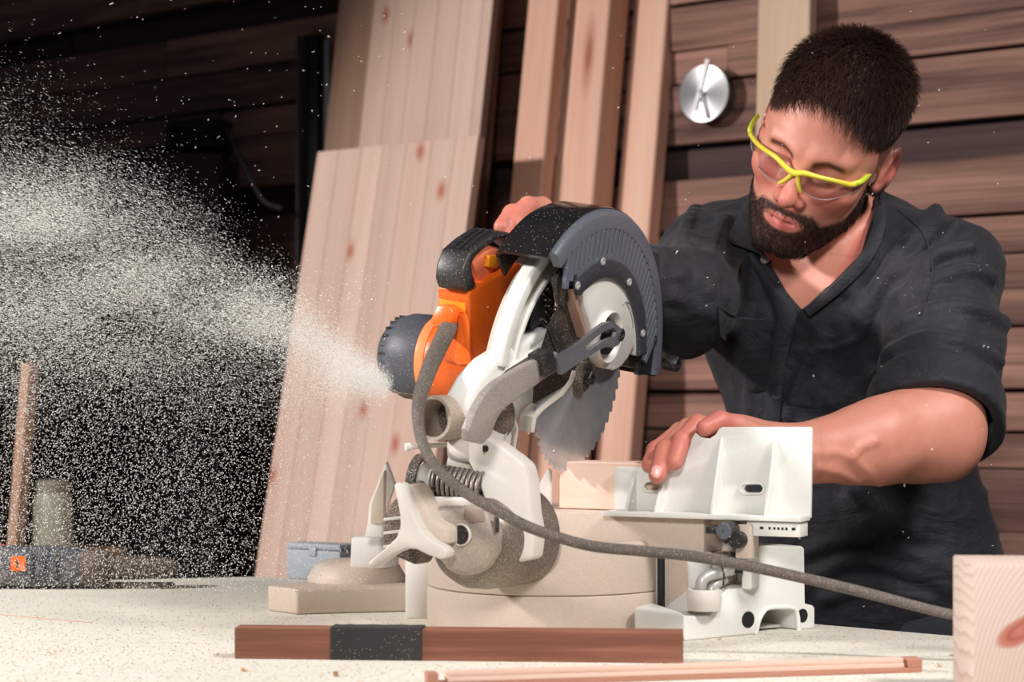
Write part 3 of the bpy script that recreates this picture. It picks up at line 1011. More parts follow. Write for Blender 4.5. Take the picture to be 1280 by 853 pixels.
# table bridge under the fence
base = ledge('base_bridge', 652, 934, 0.936, FZ - 0.001, -0.11, 0.018, M_base, saw, 0.003)
ledge('bridge_block', 838, 944, 0.872, 0.936, -0.08, 0.004, M_base, base, 0.003)
lathe('support_post', along(874, 0.018) + UP * TZ, UP, [(0.04, 0), (0.04, 0.0125), (0.088, 0.0135), (0.088, 0)], M_alu, base, 24, 0.001)
ledge('bridge_gap', 836, 842, 0.87, 0.936, -0.02, 0.012, M_slot, base, 0.0005)
box('socket_hole', along(921, 0.0195) + UP * 0.9285, (SU, SV, UP), (0.0065, 0.001, 0.011), M_slot, base, 0)
box('base_column', along(938, 0.0) + UP * 0.928, (SU, SV, UP), (0.006, 0.012, 0.028), M_alu, base, 0.003)
ledge('saw_table', 640, 1010, FZ - 0.012, FZ - 0.0005, -0.12, -0.002, M_base, saw, 0.001)

# right fence: tall back plate with gussets and slotted holes
fo = [(768, 637), (768, 586), (771, 584), (832, 584), (838, 588), (846, 580), (855, 566), (862, 553), (869, 541), (876, 546), (886, 549), (894, 544), (899, 536), (903, 534), (1013, 534), (1015, 537), (1013, 648)]


def slot_px(x0, x1, y0, y1):
    r = (y1 - y0) / 2
    out = []
    for k in range(9):
        a = math.radians(90 + 180 * k / 8)
        out.append((x0 + r + r * math.cos(a), (y0 + y1) / 2 - r * math.sin(a)))
    for k in range(9):
        a = math.radians(-90 + 180 * k / 8)
        out.append((x1 - r + r * math.cos(a), (y0 + y1) / 2 - r * math.sin(a)))
    return out


h1, h2 = slot_px(806, 825, 603, 613), slot_px(930, 953, 606, 616)
fence = prism('fence', [FP(x, y) for x, y in fo], SV * 0.005, M_alu, saw, 0.001, 2, [[FP(x, y) for x, y in h1], [FP(x, y) for x, y in h2]])
for h in ((803, 828, 600, 616), (924, 957, 603, 619)):
    o1, o2 = slot_px(*h), slot_px(h[0] + 3, h[1] - 3, h[2] + 3, h[3] - 3)
    prism('slot_boss', [FP(x, y, 0.0) for x, y in o1], -SV * 0.0022, M_alu, fence, 0.0006, 1, [[FP(x, y, 0.0) for x, y in o2]])
for ax_, ay_, dpt in ((794, 590, 0.024), (829, 598, 0.022), (902, 547, 0.030), (969, 545, 0.030)):
    top = FP(ax_, ay_)
    foot = np.array((top[0], top[1], FZ))
    q = [top, foot, foot - SV * dpt, foot - SV * dpt + UP * 0.004, top - SV * 0.001]
    prism('gusset', [p - SU * 0.0016 for p in q], SU * 0.0032, M_alu, fence, 0.0005, 1)
ledge('fence_ledge', 768, 1013, FZ - 0.004, FZ + 0.0015, 0.0, 0.032, M_alu, fence, 0.001)

# mitre scale, knobs, clamp
scale_bar = ledge('scale_bar', 944, 1010, FZ - 0.020, FZ - 0.005, 0.0, 0.026, M_alu, saw, 0.001)
for k, xx in enumerate((952, 962, 968, 973, 978, 983, 992)):
    p = along(xx, 0.0262) + UP * (FZ - 0.0115)
    box('scale_mark', p, (SU, SV, UP), (0.0012 if k not in (0, 6) else 0.002, 0.0003, 0.0014), M_blk, scale_bar, 0)
kx = along(905, 0.055) + UP * 0.964
knob = lathe('lock_knob', kx - SU * 0.0 - SV * 0.0, SV, [(0, 0), (0, 0.0078), (0.002, 0.0088), (0.03, 0.0088), (0.045, 0.007), (0.05, 0)], M_blk, saw, 28)
lathe('knob_cap', kx, -SV, [(0, 0.0085), (0.002, 0.0078), (0.0025, 0.001), (0.001, 0.0008), (0.001, 0)], M_guard, knob, 28)
box('knob_ear', kx - SU * 0.014 + SV * 0.006, (SU, SV, UP), (0.008, 0.003, 0.0035), M_blk, knob, 0.001)
lathe('lower_knob', along(919, 0.045) + UP * 0.954, SV, [(0, 0), (0, 0.008), (0.002, 0.009), (0.02, 0.009), (0.02, 0)], M_blk, saw, 24)
box('knob_bracket', along(934, 0.02) + UP * 0.952, (SU, SV, UP), (0.009, 0.012, 0.018), M_base, saw, 0.002)

# right foot: side casting with an arch, and the low toe block
f_a, f_b = PL(856, 802, (0, 0, TZ), UP), PL(1019, 786, (0, 0, TZ), UP)
fdir = nrm(f_b - f_a)
fnor = nrm(np.cross(fdir, UP))
fnor = fnor if fnor[1] < 0 else -fnor


def RP(x, y):
    p = PL(x, y, f_a, fnor)
    p[2] = max(p[2], TZ)
    return p


foot = prism('foot_casting', [RP(x, y) for x, y in ((856, 803), (855, 771), (888, 770), (893, 764), (901, 746), (910, 736), (938, 735), (942, 728), (943, 686), (946, 683), (1003, 683), (1006, 686), (1007, 755),
                                                    (1016, 757), (1019, 760), (1019, 787), (997, 789), (995, 768), (990, 761), (960, 762), (953, 767), (949, 778), (944, 794))], -fnor * 0.075, M_alu, saw, 0.003, 3)
arch_pts = [(944, 794), (948, 776), (954, 765), (962, 760), (990, 760), (996, 768), (998, 789)]
tube('arch_rim', [RP(x, y) + fnor * 0.0004 for x, y in arch_pts], 0.0028, M_alu, foot, 8, 4)
for x, y, r in ((935, 775, 0.0088), (1003, 770, 0.0075)):
    lathe('screw_hole', RP(x, y) + fnor * 0.0006, -fnor, [(0, 0), (0, r), (0.004, r), (0.004, 0)], M_slot, foot, 24)
prism('arch_floor', [RP(960, 790) - fnor * 0.02 + UP * 0.003, RP(992, 787) - fnor * 0.02 + UP * 0.003, RP(992, 787) - fnor * 0.05 + UP * 0.003, RP(960, 790) - fnor * 0.05 + UP * 0.003], -UP * 0.0028, M_alu_d, foot, 0.0004)
toe = [PL(x, y, (0, 0, TZ), UP) for x, y in ((792, 794), (857, 803))]
t2 = [f_a - fnor * 0.074 + fdir * 0.006, toe[0] + SV * 0.05]
prism('toe_block', [toe[0], toe[1] - SU * 0.001 + SV * 0.001, t2[0] + fdir * 0.02, t2[1]], UP * 0.030, M_alu, foot, 0.004, 3)
# clamp rod in the socket of the foot
cy = 1.925
lathe('clamp_socket', PX(880, 757, cy), UP, [(-0.005, 0), (-0.005, 0.017), (0.014, 0.0185), (0.017, 0.0172), (0.017, 0.0125), (0.008, 0.0125), (0.008, 0)], M_alu_d, foot, 32)
tube('clamp_rod', [PX(*p) for p in ((876, 760, cy), (876, 738, cy), (878, 726, cy), (886, 720, cy + 0.004), (900, 716, cy + 0.01), (916, 712, cy + 0.016))], 0.0062, plain('rod_grey', (186, 184, 180), 0.4, 0.3, 0.05, 0.1), saw, 14, 6)
tube('clamp_rod', [PX(*p) for p in ((889, 758, cy + 0.01), (889, 742, cy + 0.01), (892, 733, cy + 0.012), (906, 724, cy + 0.02))], 0.0056, MATS['rod_grey'], saw, 12, 6)
tube('retaining_clip', [PX(*p) for p in ((902, 708, cy), (905, 718, cy - 0.006), (904, 732, cy - 0.004))], 0.001, M_blk, saw, 6, 4)
prism('wedge_top', [PX(x, y, 1.945) for x, y in ((854, 766), (862, 740), (880, 732), (912, 734), (902, 748), (893, 766))], SV * 0.05, M_alu, foot, 0.003)

# left foot, boss and fence half
lf = [PL(x, y, (0, 0, TZ), UP) for x, y in ((334, 764), (371, 769), (512, 765))]
lfoot = prism('foot', [lf[0], lf[1], lf[2], lf[2] + SV * 0.07, lf[0] + SV * 0.07 + np.array((0.02, 0, 0))], UP * 0.030, M_base, saw, 0.003, 3)
bc = PL(440, 764, (0, 0, TZ), UP) + np.array((0.0, 0.07, 0))
lathe('foot_boss', bc, UP, [(0.02, 0), (0.02, 0.060), (0.034, 0.060), (0.048, 0.052), (0.054, 0.040), (0.055, 0.0)], M_base, lfoot, 48)
prism('foot_block', [PX(x, y, 2.10) for x, y in ((505, 690), (538, 690), (538, 776), (505, 774))], SV * 0.1, M_alu, saw, 0.004)
prism('fence_post', [PX(x, y, 2.20) for x, y in ((438, 671), (478, 671), (478, 712), (436, 712))], SV * 0.04, M_alu, saw, 0.004)
lfence = prism('left_fence', [PX(x, y, 2.17) for x, y in ((455, 672), (459, 655), (461, 630), (480, 582), (482, 577), (485, 584), (493, 606), (486, 625), (478, 655), (477, 672))], SV * 0.006 + SU * 0.0, M_alu, saw, 0.0015)
prism('gusset', [PX(x, y, 2.165) for x, y in ((463, 655), (464, 631), (480, 588), (479, 655))], SV * 0.008, M_alu_dd, lfence, 0.0008)
ledge('left_fence_bar', 500, 668, 0.955, FZ, 0.0, 0.02, M_base, saw, 0.002)
lfp = prism('left_fence_face', [FP(x, y) for x, y in ((664, 636), (666, 620), (684, 586), (688, 588), (688, 637))], SV * 0.005, M_alu_d, saw, 0.001)

# ---------------------------------------------------------------- the piece of timber being cut
M_work = wood('work_timber', (240, 212, 194), (228, 190, 168), 0.55, 18, 0.0, 0.03, contrast=0.8)
w0, w1 = along(698, -0.007), along(905, -0.007)
wl = np.linalg.norm(w1 - w0)
o = box('timber_offcut', (w0 + w1) / 2 + SV * 0.030 + UP * (FZ + 0.0265), (SU, SV, UP), (wl / 2, 0.030, 0.0263), M_work, None, 0.0012, 1)
tag(o, 'squared pine workpiece held against the saw fence under the blade', 'timber')

# ================================================================== implicit-surface modelling for organic shapes
def s_cap(P, a, b, ra, rb):
    a, b = np.asarray(a, np.float32), np.asarray(b, np.float32)
    ab = b - a
    t = np.clip(((P - a) @ ab) / max(1e-9, float(ab @ ab)), 0, 1)
    return np.linalg.norm(P - (a + t[:, None] * ab), axis=1) - (ra + (rb - ra) * t)


def s_ell(P, c, r, A=None):
    q = P - np.asarray(c, np.float32)
    if A is not None:
        q = q @ np.asarray(A, np.float32).T
    r = np.asarray(r, np.float32)
    k0 = np.linalg.norm(q / r, axis=1)
    k1 = np.linalg.norm(q / (r * r), axis=1)
    return k0 * (k0 - 1.0) / np.maximum(k1, 1e-6)


def smin(a, b, k):
    h = np.maximum(k - np.abs(a - b), 0) / k
    return np.minimum(a, b) - h * h * k * 0.25


def smax(a, b, k):
    return -smin(-a, -b, k)


def chain(P, pts, rad, k=0.0, reach=0.09):
    """tapered tube through points; far away only a lower bound is returned"""
    A = np.asarray(pts, np.float32)
    lo, hi = A.min(0) - max(rad), A.max(0) + max(rad)
    far = np.linalg.norm(np.maximum(np.maximum(lo - P, P - hi), 0), axis=1)
    near = far < reach
    out = far.astype(np.float32)
    if near.any():
        out[near] = _chain(P[near], pts, rad, k)
    return out


def culled(P, c, R, fn):
    """fn inside a sphere, distance to the sphere (plus a margin) outside"""
    r = np.linalg.norm(P - np.asarray(c, np.float32), axis=1)
    near = r < R
    out = (r - R * 0.8).astype(np.float32)
    if near.any():
        out[near] = fn(P[near])
    return out


def _chain(P, pts, rad, k=0.0):
    d = None
    for i in range(len(pts) - 1):
        e = s_cap(P, pts[i], pts[i + 1], rad[i], rad[i + 1])
        d = e if d is None else (smin(d, e, k) if k > 0 else np.minimum(d, e))
    return d


_PERM = np.random.default_rng(5).random((32, 32, 32)).astype(np.float32)


def vnoise(P):
    i = np.floor(P).astype(np.int64)
    f = (P - i).astype(np.float32)
    f = f * f * (3 - 2 * f)
    i &= 31
    j = (i + 1) & 31
    g = _PERM
    x0, y0, z0, x1, y1, z1 = i[:, 0], i[:, 1], i[:, 2], j[:, 0], j[:, 1], j[:, 2]
    fx, fy, fz = f[:, 0], f[:, 1], f[:, 2]
    a = g[x0, y0, z0] * (1 - fx) + g[x1, y0, z0] * fx
    b = g[x0, y1, z0] * (1 - fx) + g[x1, y1, z0] * fx
    c = g[x0, y0, z1] * (1 - fx) + g[x1, y0, z1] * fx
    d = g[x0, y1, z1] * (1 - fx) + g[x1, y1, z1] * fx
    return ((a * (1 - fy) + b * fy) * (1 - fz) + (c * (1 - fy) + d * fy) * fz) - 0.5


def surface(sdf, lo, hi, h, block=8, slack=1.6):
    """sparse surface nets: returns vertices, quads"""
    lo, hi = np.asarray(lo, float), np.asarray(hi, float)
    n = np.ceil((hi - lo) / h / block).astype(int)
    N = n * block + 1
    D = np.ones(N, np.float32)
    bc = np.stack(np.meshgrid(*[np.arange(k) for k in n], indexing='ij'), -1).reshape(-1, 3)
    cen = (lo + (bc + 0.5) * block * h).astype(np.float32)
    dc = sdf(cen)
    keep = np.abs(dc) < block * h * 0.8661 * slack
    inside = dc < 0
    for b in bc[inside & ~keep]:
        s = b * block
        D[s[0]:s[0] + block + 1, s[1]:s[1] + block + 1, s[2]:s[2] + block + 1] = -1
    loc = np.stack(np.meshgrid(*[np.arange(block + 1)] * 3, indexing='ij'), -1).reshape(-1, 3)
    kb = bc[keep]
    for s in range(0, len(kb), 400):
        idx = (kb[s:s + 400, None, :] * block + loc[None]).reshape(-1, 3)
        D[idx[:, 0], idx[:, 1], idx[:, 2]] = sdf((lo + idx * h).astype(np.float32))
    S = D < 0
    cellmix = np.zeros(np.array(N) - 1, bool)
    al = None
    an = None
    for dx in (0, 1):
        for dy in (0, 1):
            for dz in (0, 1):
                c = S[dx:N[0] - 1 + dx, dy:N[1] - 1 + dy, dz:N[2] - 1 + dz]
                al = c.copy() if al is None else (al & c)
                an = c.copy() if an is None else (an | c)
    cells = np.argwhere(an & ~al)
    vid = np.full(np.array(N) - 1, -1, np.int64)
    vid[cells[:, 0], cells[:, 1], cells[:, 2]] = np.arange(len(cells))
    corners = [(dx, dy, dz) for dx in (0, 1) for dy in (0, 1) for dz in (0, 1)]
    vals = {c: D[cells[:, 0] + c[0], cells[:, 1] + c[1], cells[:, 2] + c[2]] for c in corners}
    acc = np.zeros((len(cells), 3))
    cnt = np.zeros(len(cells))
    for c in corners:
        for ax in range(3):
            if c[ax]:
                continue
            e = list(c)
            e[ax] = 1
            e = tuple(e)
            a, b = vals[c], vals[e]
            m = (a < 0) != (b < 0)
            t = np.where(m, a / np.where(m, a - b, 1), 0)
            p = np.zeros((len(cells), 3)) + np.array(c)
            p[:, ax] += t
            acc += np.where(m[:, None], p, 0)
            cnt += m
    V = lo + (cells + acc / cnt[:, None]) * h
    faces = []
    for ax in range(3):
        u, w = (ax + 1) % 3, (ax + 2) % 3
        sl0 = [slice(None)] * 3
        sl1 = [slice(None)] * 3
        sl0[ax] = slice(0, N[ax] - 1)
        sl1[ax] = slice(1, N[ax])
        A, B = S[tuple(sl0)], S[tuple(sl1)]
        e = np.argwhere(A != B)
        ok = (e[:, u] > 0) & (e[:, w] > 0) & (e[:, u] < N[u] - 1) & (e[:, w] < N[w] - 1)
        e = e[ok]
        flip = A[e[:, 0], e[:, 1], e[:, 2]]
        q = []
        for du, dw in ((-1, -1), (0, -1), (0, 0), (-1, 0)):
            k = e.copy()
            k[:, u] += du
            k[:, w] += dw
            q.append(vid[k[:, 0], k[:, 1], k[:, 2]])
        q = np.stack(q, 1)
        q[~flip] = q[~flip][:, ::-1]
        faces.append(q)
    Fq = np.vstack(faces)
    Fq = Fq[(Fq >= 0).all(1)]
    return V, Fq


def mesh_np(name, V, Fq, mat, parent=None, smooth=True, attrs=None):
    me = bpy.data.meshes.new(name)
    c = V.mean(0)
    Vl = (V - c).astype(np.float32)
    k = Fq.shape[1]
    me.vertices.add(len(Vl))
    me.vertices.foreach_set('co', Vl.ravel())
    me.loops.add(Fq.size)
    me.loops.foreach_set('vertex_index', Fq.astype(np.int32).ravel())
    me.polygons.add(len(Fq))
    me.polygons.foreach_set('loop_start', np.arange(0, Fq.size, k, dtype=np.int32))
    me.update(calc_edges=True)
    me.validate()
    if smooth:
        me.polygons.foreach_set('use_smooth', np.ones(len(me.polygons), bool))
    for nm, arr in (attrs or {}).items():
        at = me.attributes.new(nm, 'FLOAT', 'POINT')
        at.data.foreach_set('value', arr.astype(np.float32))
    return link(name, me, mat, parent, Matrix.Translation(Vector(c)))


def march(sdf, x, y, Y0, Y1, steps=90):
    """first hit of the ray through pixels (arrays) with the implicit surface; nan when missed"""
    x, y = np.atleast_1d(np.asarray(x, float)), np.atleast_1d(np.asarray(y, float))
    d = np.stack(((x - 640.0) / F_PX, np.ones_like(x), (HZ_Y - y) / F_PX), 1)
    o = np.array((0, 0, CAM_Z))
    t = np.full(len(x), float(Y0))
    for _ in range(steps):
        v = sdf((o + d * t[:, None]).astype(np.float32))
        t = t + np.clip(v, -0.01, 0.05) * 0.8
    p = o + d * t[:, None]
    miss = (t > Y1) | (np.abs(sdf(p.astype(np.float32))) > 0.004)
    p[miss] = np.nan
    return p


def grad(sdf, P, e=0.0015):
    P = np.asarray(P, np.float32)
    g = np.stack([sdf(P + np.eye(3, dtype=np.float32)[i] * e) - sdf(P - np.eye(3, dtype=np.float32)[i] * e) for i in range(3)], 1)
    return g / (np.linalg.norm(g, axis=1)[:, None] + 1e-9)

# ================================================================== the man
# ---- head frame: turned to his right (our left), bowed, tilted
_ph, _th, _ro = math.radians(31), math.radians(27), math.radians(29)
HF = np.array((-math.sin(_ph) * math.cos(_th), -math.cos(_ph) * math.cos(_th), -math.sin(_th)))
_L0 = np.array((math.cos(_ph), -math.sin(_ph), 0))
_U0 = np.array((-math.sin(_ph) * math.sin(_th), -math.cos(_ph) * math.sin(_th), math.cos(_th)))
HL = _L0 * math.cos(_ro) - _U0 * math.sin(_ro)
HU = _U0 * math.cos(_ro) + _L0 * math.sin(_ro)
HS = 1.04
_nl = (0.0, 0.122, -0.033)
HC0 = PX(979, 255, 2.205) - HS * (_nl[1] * HF + _nl[2] * HU)     # placed by the tip of the nose
HROT = np.stack((HL, HF, HU)).astype(np.float32)          # world -> local rows (x his left, f forward, z up)


def to_head(P):
    return ((P - HC0.astype(np.float32)) @ HROT.T) / HS


def from_head(q):
    return HC0 + (np.asarray(q, float) @ HROT) * HS


def mir(P):
    q = P.copy()
    q[:, 0] = np.abs(q[:, 0])
    return q


def sdf_head_local(q, ears=True):
    m = mir(q)
    d = s_ell(q, (0, -0.012, 0.045), (0.0745, 0.097, 0.080))
    d = smin(d, s_ell(q, (0, 0.028, -0.002), (0.0665, 0.064, 0.085)), 0.03)
    d = smin(d, s_ell(q, (0, 0.032, -0.062), (0.053, 0.056, 0.050)), 0.03)
    d = smin(d, s_cap(m, (0.050, 0.000, -0.058), (0.020, 0.070, -0.104), 0.016, 0.015), 0.03)
    d = smin(d, s_ell(q, (0, 0.076, -0.102), (0.021, 0.017, 0.017)), 0.022)
    d = smin(d, s_ell(m, (0.043, 0.062, -0.022), (0.020, 0.020, 0.016)), 0.025)          # cheekbones
    d = smin(d, s_cap(m, (0.010, 0.089, 0.022), (0.042, 0.076, 0.022), 0.0085, 0.007), 0.018)   # brow
    d = smax(d, -s_ell(m, (0.031, 0.098, 0.003), (0.017, 0.017, 0.0125)), 0.014)         # sockets
    d = smin(d, s_ell(m, (0.031, 0.0735, 0.001), (0.0145, 0.0125, 0.0120)), 0.006)       # lids
    d = smin(d, s_cap(m, (0.0215, 0.0838, -0.0045), (0.041, 0.0805, -0.006), 0.0016, 0.0014), 0.003)   # lash line
    d = smin(d, s_cap(q, (0, 0.086, 0.016), (0, 0.108, -0.026), 0.0085, 0.0095), 0.014)  # nose
    d = smin(d, s_ell(q, (0, 0.111, -0.032), (0.0105, 0.0115, 0.0095)), 0.008)
    d = smin(d, s_ell(m, (0.0125, 0.0985, -0.036), (0.0075, 0.0105, 0.0078)), 0.007)
    d = smax(d, -s_ell(m, (0.0065, 0.1060, -0.0445), (0.0036, 0.0055, 0.0045)), 0.003)
    d = smin(d, s_ell(q, (0, 0.078, -0.066), (0.030, 0.019, 0.026)), 0.02)               # muzzle
    d = smin(d, s_cap(m, (0.0, 0.0975, -0.0625), (0.0235, 0.0845, -0.0665), 0.0040, 0.0018), 0.006)   # upper lip
    d = smin(d, s_cap(m, (0.0, 0.0960, -0.0735), (0.0215, 0.0845, -0.0690), 0.0048, 0.0018), 0.006)   # lower lip
    d = smax(d, -s_cap(m, (0.0, 0.1035, -0.0672), (0.024, 0.0885, -0.0680), 0.0016, 0.0010), 0.003)
    if ears:
        A = np.array(((1, 0.28, 0), (-0.28, 1, 0.22), (0, -0.22, 1)), np.float32)
        A /= np.linalg.norm(A, axis=1)[:, None]
        e = s_ell(m, (0.079, -0.010, -0.006), (0.0075, 0.0185, 0.031), A)
        e = smax(e, -s_ell(m, (0.0865, -0.006, -0.003), (0.0062, 0.0105, 0.0190), A), 0.005)
        e = smin(e, s_ell(m, (0.0745, 0.002, -0.030), (0.0065, 0.008, 0.0085)), 0.006)
        d = smin(d, e, 0.006)
    return d


# ---- joints
S_L, S_R = PX(1176, 345, 2.31), PX(892, 326, 2.46)
E_L, E_R = PX(1168, 543, 2.13), PX(850, 384, 2.29)
W_L, W_R = PX(985, 571, 2.03), PX(716, 304, 2.12)
BL = nrm((0.88, -0.47, 0))
BF = nrm((-0.47, -0.88, 0))
NECK = np.array((0.405, 2.41, 1.335))
CHEST = np.array((0.415, 2.43, 1.205))
BAX = np.stack((BL, nrm(BF + UP * 0.0), UP)).astype(np.float32)


def sdf_torso(P):
    d = s_ell(P, CHEST, (0.172, 0.122, 0.165), BAX)
    d = smin(d, s_ell(P, (0.448, 2.445, 1.03), (0.158, 0.118, 0.19), BAX), 0.06)
    d = smin(d, s_ell(P, (0.482, 2.45, 0.86), (0.172, 0.128, 0.19), BAX), 0.06)
    d = smin(d, s_cap(P, NECK + BL * 0.02 - UP * 0.01, S_L + UP * 0.002, 0.062, 0.060), 0.05)
    d = smin(d, s_cap(P, NECK - BL * 0.02 - UP * 0.01, S_R + UP * 0.002, 0.062, 0.056), 0.05)
    d = smin(d, s_ell(P, CHEST + BL * 0.075 + BF * 0.075 + UP * 0.035, (0.085, 0.055, 0.075), BAX), 0.05)
    d = smin(d, s_ell(P, CHEST - BL * 0.075 + BF * 0.075 + UP * 0.035, (0.085, 0.055, 0.075), BAX), 0.05)
    return d


# left hand chains (world), reaching over the low part of the fence
def PXs(l):
    return [PX(*p) for p in l]


HAND_L = [
    (PXs([(905, 541, 2.02), (872, 531, 2.005), (852, 551, 1.985), (843, 578, 1.972)]), [0.0120, 0.0108, 0.0100, 0.0090]),     # index
    (PXs([(900, 544, 2.035), (860, 536, 2.022), (831, 563, 1.990), (822, 594, 1.972)]), [0.0120, 0.0112, 0.0104, 0.0098]),     # middle
    (PXs([(896, 550, 2.05), (850, 540, 2.045), (820, 563, 2.018), (812, 580, 2.00)]), [0.0115, 0.0105, 0.0098, 0.0088]),       # ring
    (PXs([(896, 558, 2.065), (856, 549, 2.065), (830, 566, 2.045), (822, 580, 2.03)]), [0.0105, 0.0095, 0.0088, 0.0078]),      # little
    (PXs([(955, 552, 2.01), (922, 533, 1.995), (900, 527, 1.985), (881, 535, 1.972)]), [0.0150, 0.0122, 0.0112, 0.0092]),       # thumb
]
HAND_R = [
    (PXs([(702, 284, 2.125), (678, 258, 2.11), (660, 257, 2.085), (646, 276, 2.06)]), [0.0115, 0.0108, 0.0105, 0.0095]),
    (PXs([(704, 288, 2.115), (664, 266, 2.10), (640, 267, 2.075), (627, 284, 2.05)]), [0.0115, 0.0110, 0.0105, 0.0095]),
    (PXs([(706, 296, 2.105), (672, 284, 2.085), (650, 286, 2.06), (640, 300, 2.045)]), [0.0110, 0.0105, 0.0098, 0.0088]),
    (PXs([(708, 304, 2.095), (680, 298, 2.075), (662, 302, 2.055), (654, 312, 2.045)]), [0.0100, 0.0095, 0.0088, 0.0080]),
    (PXs([(712, 300, 2.14), (690, 292, 2.15), (668, 296, 2.14), (652, 304, 2.125)]), [0.0140, 0.0120, 0.0110, 0.0092]),
]


def sdf_hand_l(P):
    d = s_cap(P, W_L, PX(925, 553, 2.035), 0.030, 0.027)
    d = smin(d, s_ell(P, PX(920, 551, 2.035), (0.040, 0.034, 0.020), np.stack((nrm((-1, 0.0, 0.15)), nrm((0, 1, -0.15)), nrm((0.15, 0.15, 1))))), 0.025)
    for i, (pts, r) in enumerate(HAND_L):
        f = chain(P, pts, r, 0.004)
        if i in (1,):
            f = smax(f, -s_ell(P, PX(819, 588, 1.9605), (0.006, 0.0016, 0.008)), 0.001)
        d = smin(d, f, 0.006)
    return d


def sdf_hand_r(P):
    d = s_cap(P, W_R, PX(704, 292, 2.115), 0.028, 0.026)
    for pts, r in HAND_R:
        d = smin(d, chain(P, pts, r, 0.004), 0.005)
    return d


def sdf_arm_l(P):
    el2 = E_L + np.array((0.004, 0.004, -0.004))
    d = s_cap(P, S_L, E_L, 0.056, 0.046)
    d = smin(d, s_ell(P, E_L + np.array((0.016, 0.002, 0.0)), (0.036, 0.042, 0.050)), 0.03)
    mid = E_L * 0.62 + W_L * 0.38
    d = smin(d, chain(P, [E_L + UP * 0.006, mid + UP * 0.002, W_L], [0.050, 0.0455, 0.032], 0.01), 0.025)
    d = smin(d, s_cap(P, E_L + UP * 0.022, E_L * 0.5 + W_L * 0.5 + UP * 0.010, 0.036, 0.024), 0.03)     # brachioradialis
    d = smin(d, s_cap(P, E_L + np.array((-0.03, 0, -0.032)), E_L * 0.45 + W_L * 0.55 - UP * 0.017, 0.018, 0.016), 0.03)
    return d


VEINS = []
for _vl in ([(1018, 566), (1048, 566), (1066, 572), (1082, 588), (1100, 606)], [(1022, 584), (1046, 590), (1074, 602)], [(1066, 570), (1078, 558), (1096, 552)]):
    _vp = march(sdf_arm_l, [a for a, _ in _vl], [b for _, b in _vl], 1.9, 2.3)
    _vp = _vp[~np.isnan(_vp[:, 0])]
    if len(_vp) > 1:
        VEINS.append(_vp)


def sdf_body(P):
    d = culled(P, HC0, 0.24, lambda Q: sdf_head_local(to_head(Q)) * HS)
    d = smin(d, s_cap(P, from_head((0, -0.030, -0.055)), NECK + UP * 0.0 + BF * 0.005, 0.058, 0.066), 0.03)
    d = smin(d, s_cap(P, from_head((0.034, -0.035, -0.06)), NECK + BF * 0.075 - UP * 0.02 + BL * 0.012, 0.013, 0.012), 0.02)   # neck muscle
    d = smin(d, sdf_torso(P) + 0.014, 0.03)
    d = smin(d, sdf_arm_l(P), 0.03)
    d = smin(d, culled(P, PX(900, 555, 2.02), 0.22, sdf_hand_l), 0.02)
    d = smin(d, chain(P, [S_R, E_R, W_R], [0.052, 0.044, 0.029], 0.02), 0.03)
    d = smin(d, culled(P, PX(690, 290, 2.1), 0.2, sdf_hand_r), 0.02)
    for vp in VEINS:
        d = smin(d, chain(P, vp, [0.0024] * len(vp), 0.0, 0.03), 0.007)
    return d


# ---- body mesh in three resolutions joined into one skin
def beard_mask(q):
    m = mir(q)
    x, f, z = m[:, 0], m[:, 1], m[:, 2]
    zl = np.interp(f, [-0.02, 0.01, 0.045, 0.075, 0.088], [-0.008, -0.024, -0.058, -0.064, -0.050])
    b = np.clip((zl - z) / 0.007 + 0.2, 0, 1)
    mus = np.clip(1 - np.abs(z + 0.0545) / 0.006, 0, 1) * np.clip((0.030 - x) / 0.006, 0, 1) * (f > 0.07)
    b = np.maximum(b, np.clip(mus * 1.6, 0, 1))
    lips = (x / 0.0235) ** 2 + ((z + 0.0682) / 0.0098) ** 2
    b = b * np.clip((lips - 0.9) / 0.5, 0, 1)
    under = np.clip((-0.126 - z) / -0.012, 0, 1)
    b = b * np.where(f < 0.055, np.clip((z - np.interp(f, [0.0, 0.025, 0.055], [-0.068, -0.088, -0.114])) / 0.006, 0, 1), 1.0)
    b = b * np.clip((f + 0.016) / 0.014, 0, 1) * np.clip((z + 0.138) / 0.006, 0, 1)
    return b


def hair_mask(q):
    m = mir(q)
    x, f, z = m[:, 0], m[:, 1], m[:, 2]
    front = np.interp(x, [0, 0.02, 0.035, 0.05, 0.06, 0.066], [0.078, 0.076, 0.068, 0.057, 0.045, 0.02])
    back = np.interp(f, [-0.11, -0.05, -0.022, 0.0, 0.012, 0.026, 0.04, 0.06], [-0.07, -0.06, -0.015, 0.012, -0.012, -0.004, 0.030, 0.05])
    lim = np.where(f > 0.036, np.maximum(front, back), back)
    return np.clip((z - lim) / 0.005, 0, 1)


def lip_mask(q):
    m = mir(q)
    return np.clip(1.25 - ((m[:, 0] / 0.0235) ** 2 + ((m[:, 2] + 0.0682) / 0.0105) ** 2), 0, 1) * (m[:, 1] > 0.075)


def brow_mask(q):
    m = mir(q)
    x, f, z = m[:, 0], m[:, 1], m[:, 2]
    zc = np.interp(x, [0.010, 0.028, 0.048], [0.0130, 0.0195, 0.0150])
    return np.clip(1.5 - np.abs(z - zc) / 0.0042, 0, 1) * np.clip((x - 0.010) / 0.004, 0, 1) * np.clip((0.050 - x) / 0.005, 0, 1) * (f > 0.05)


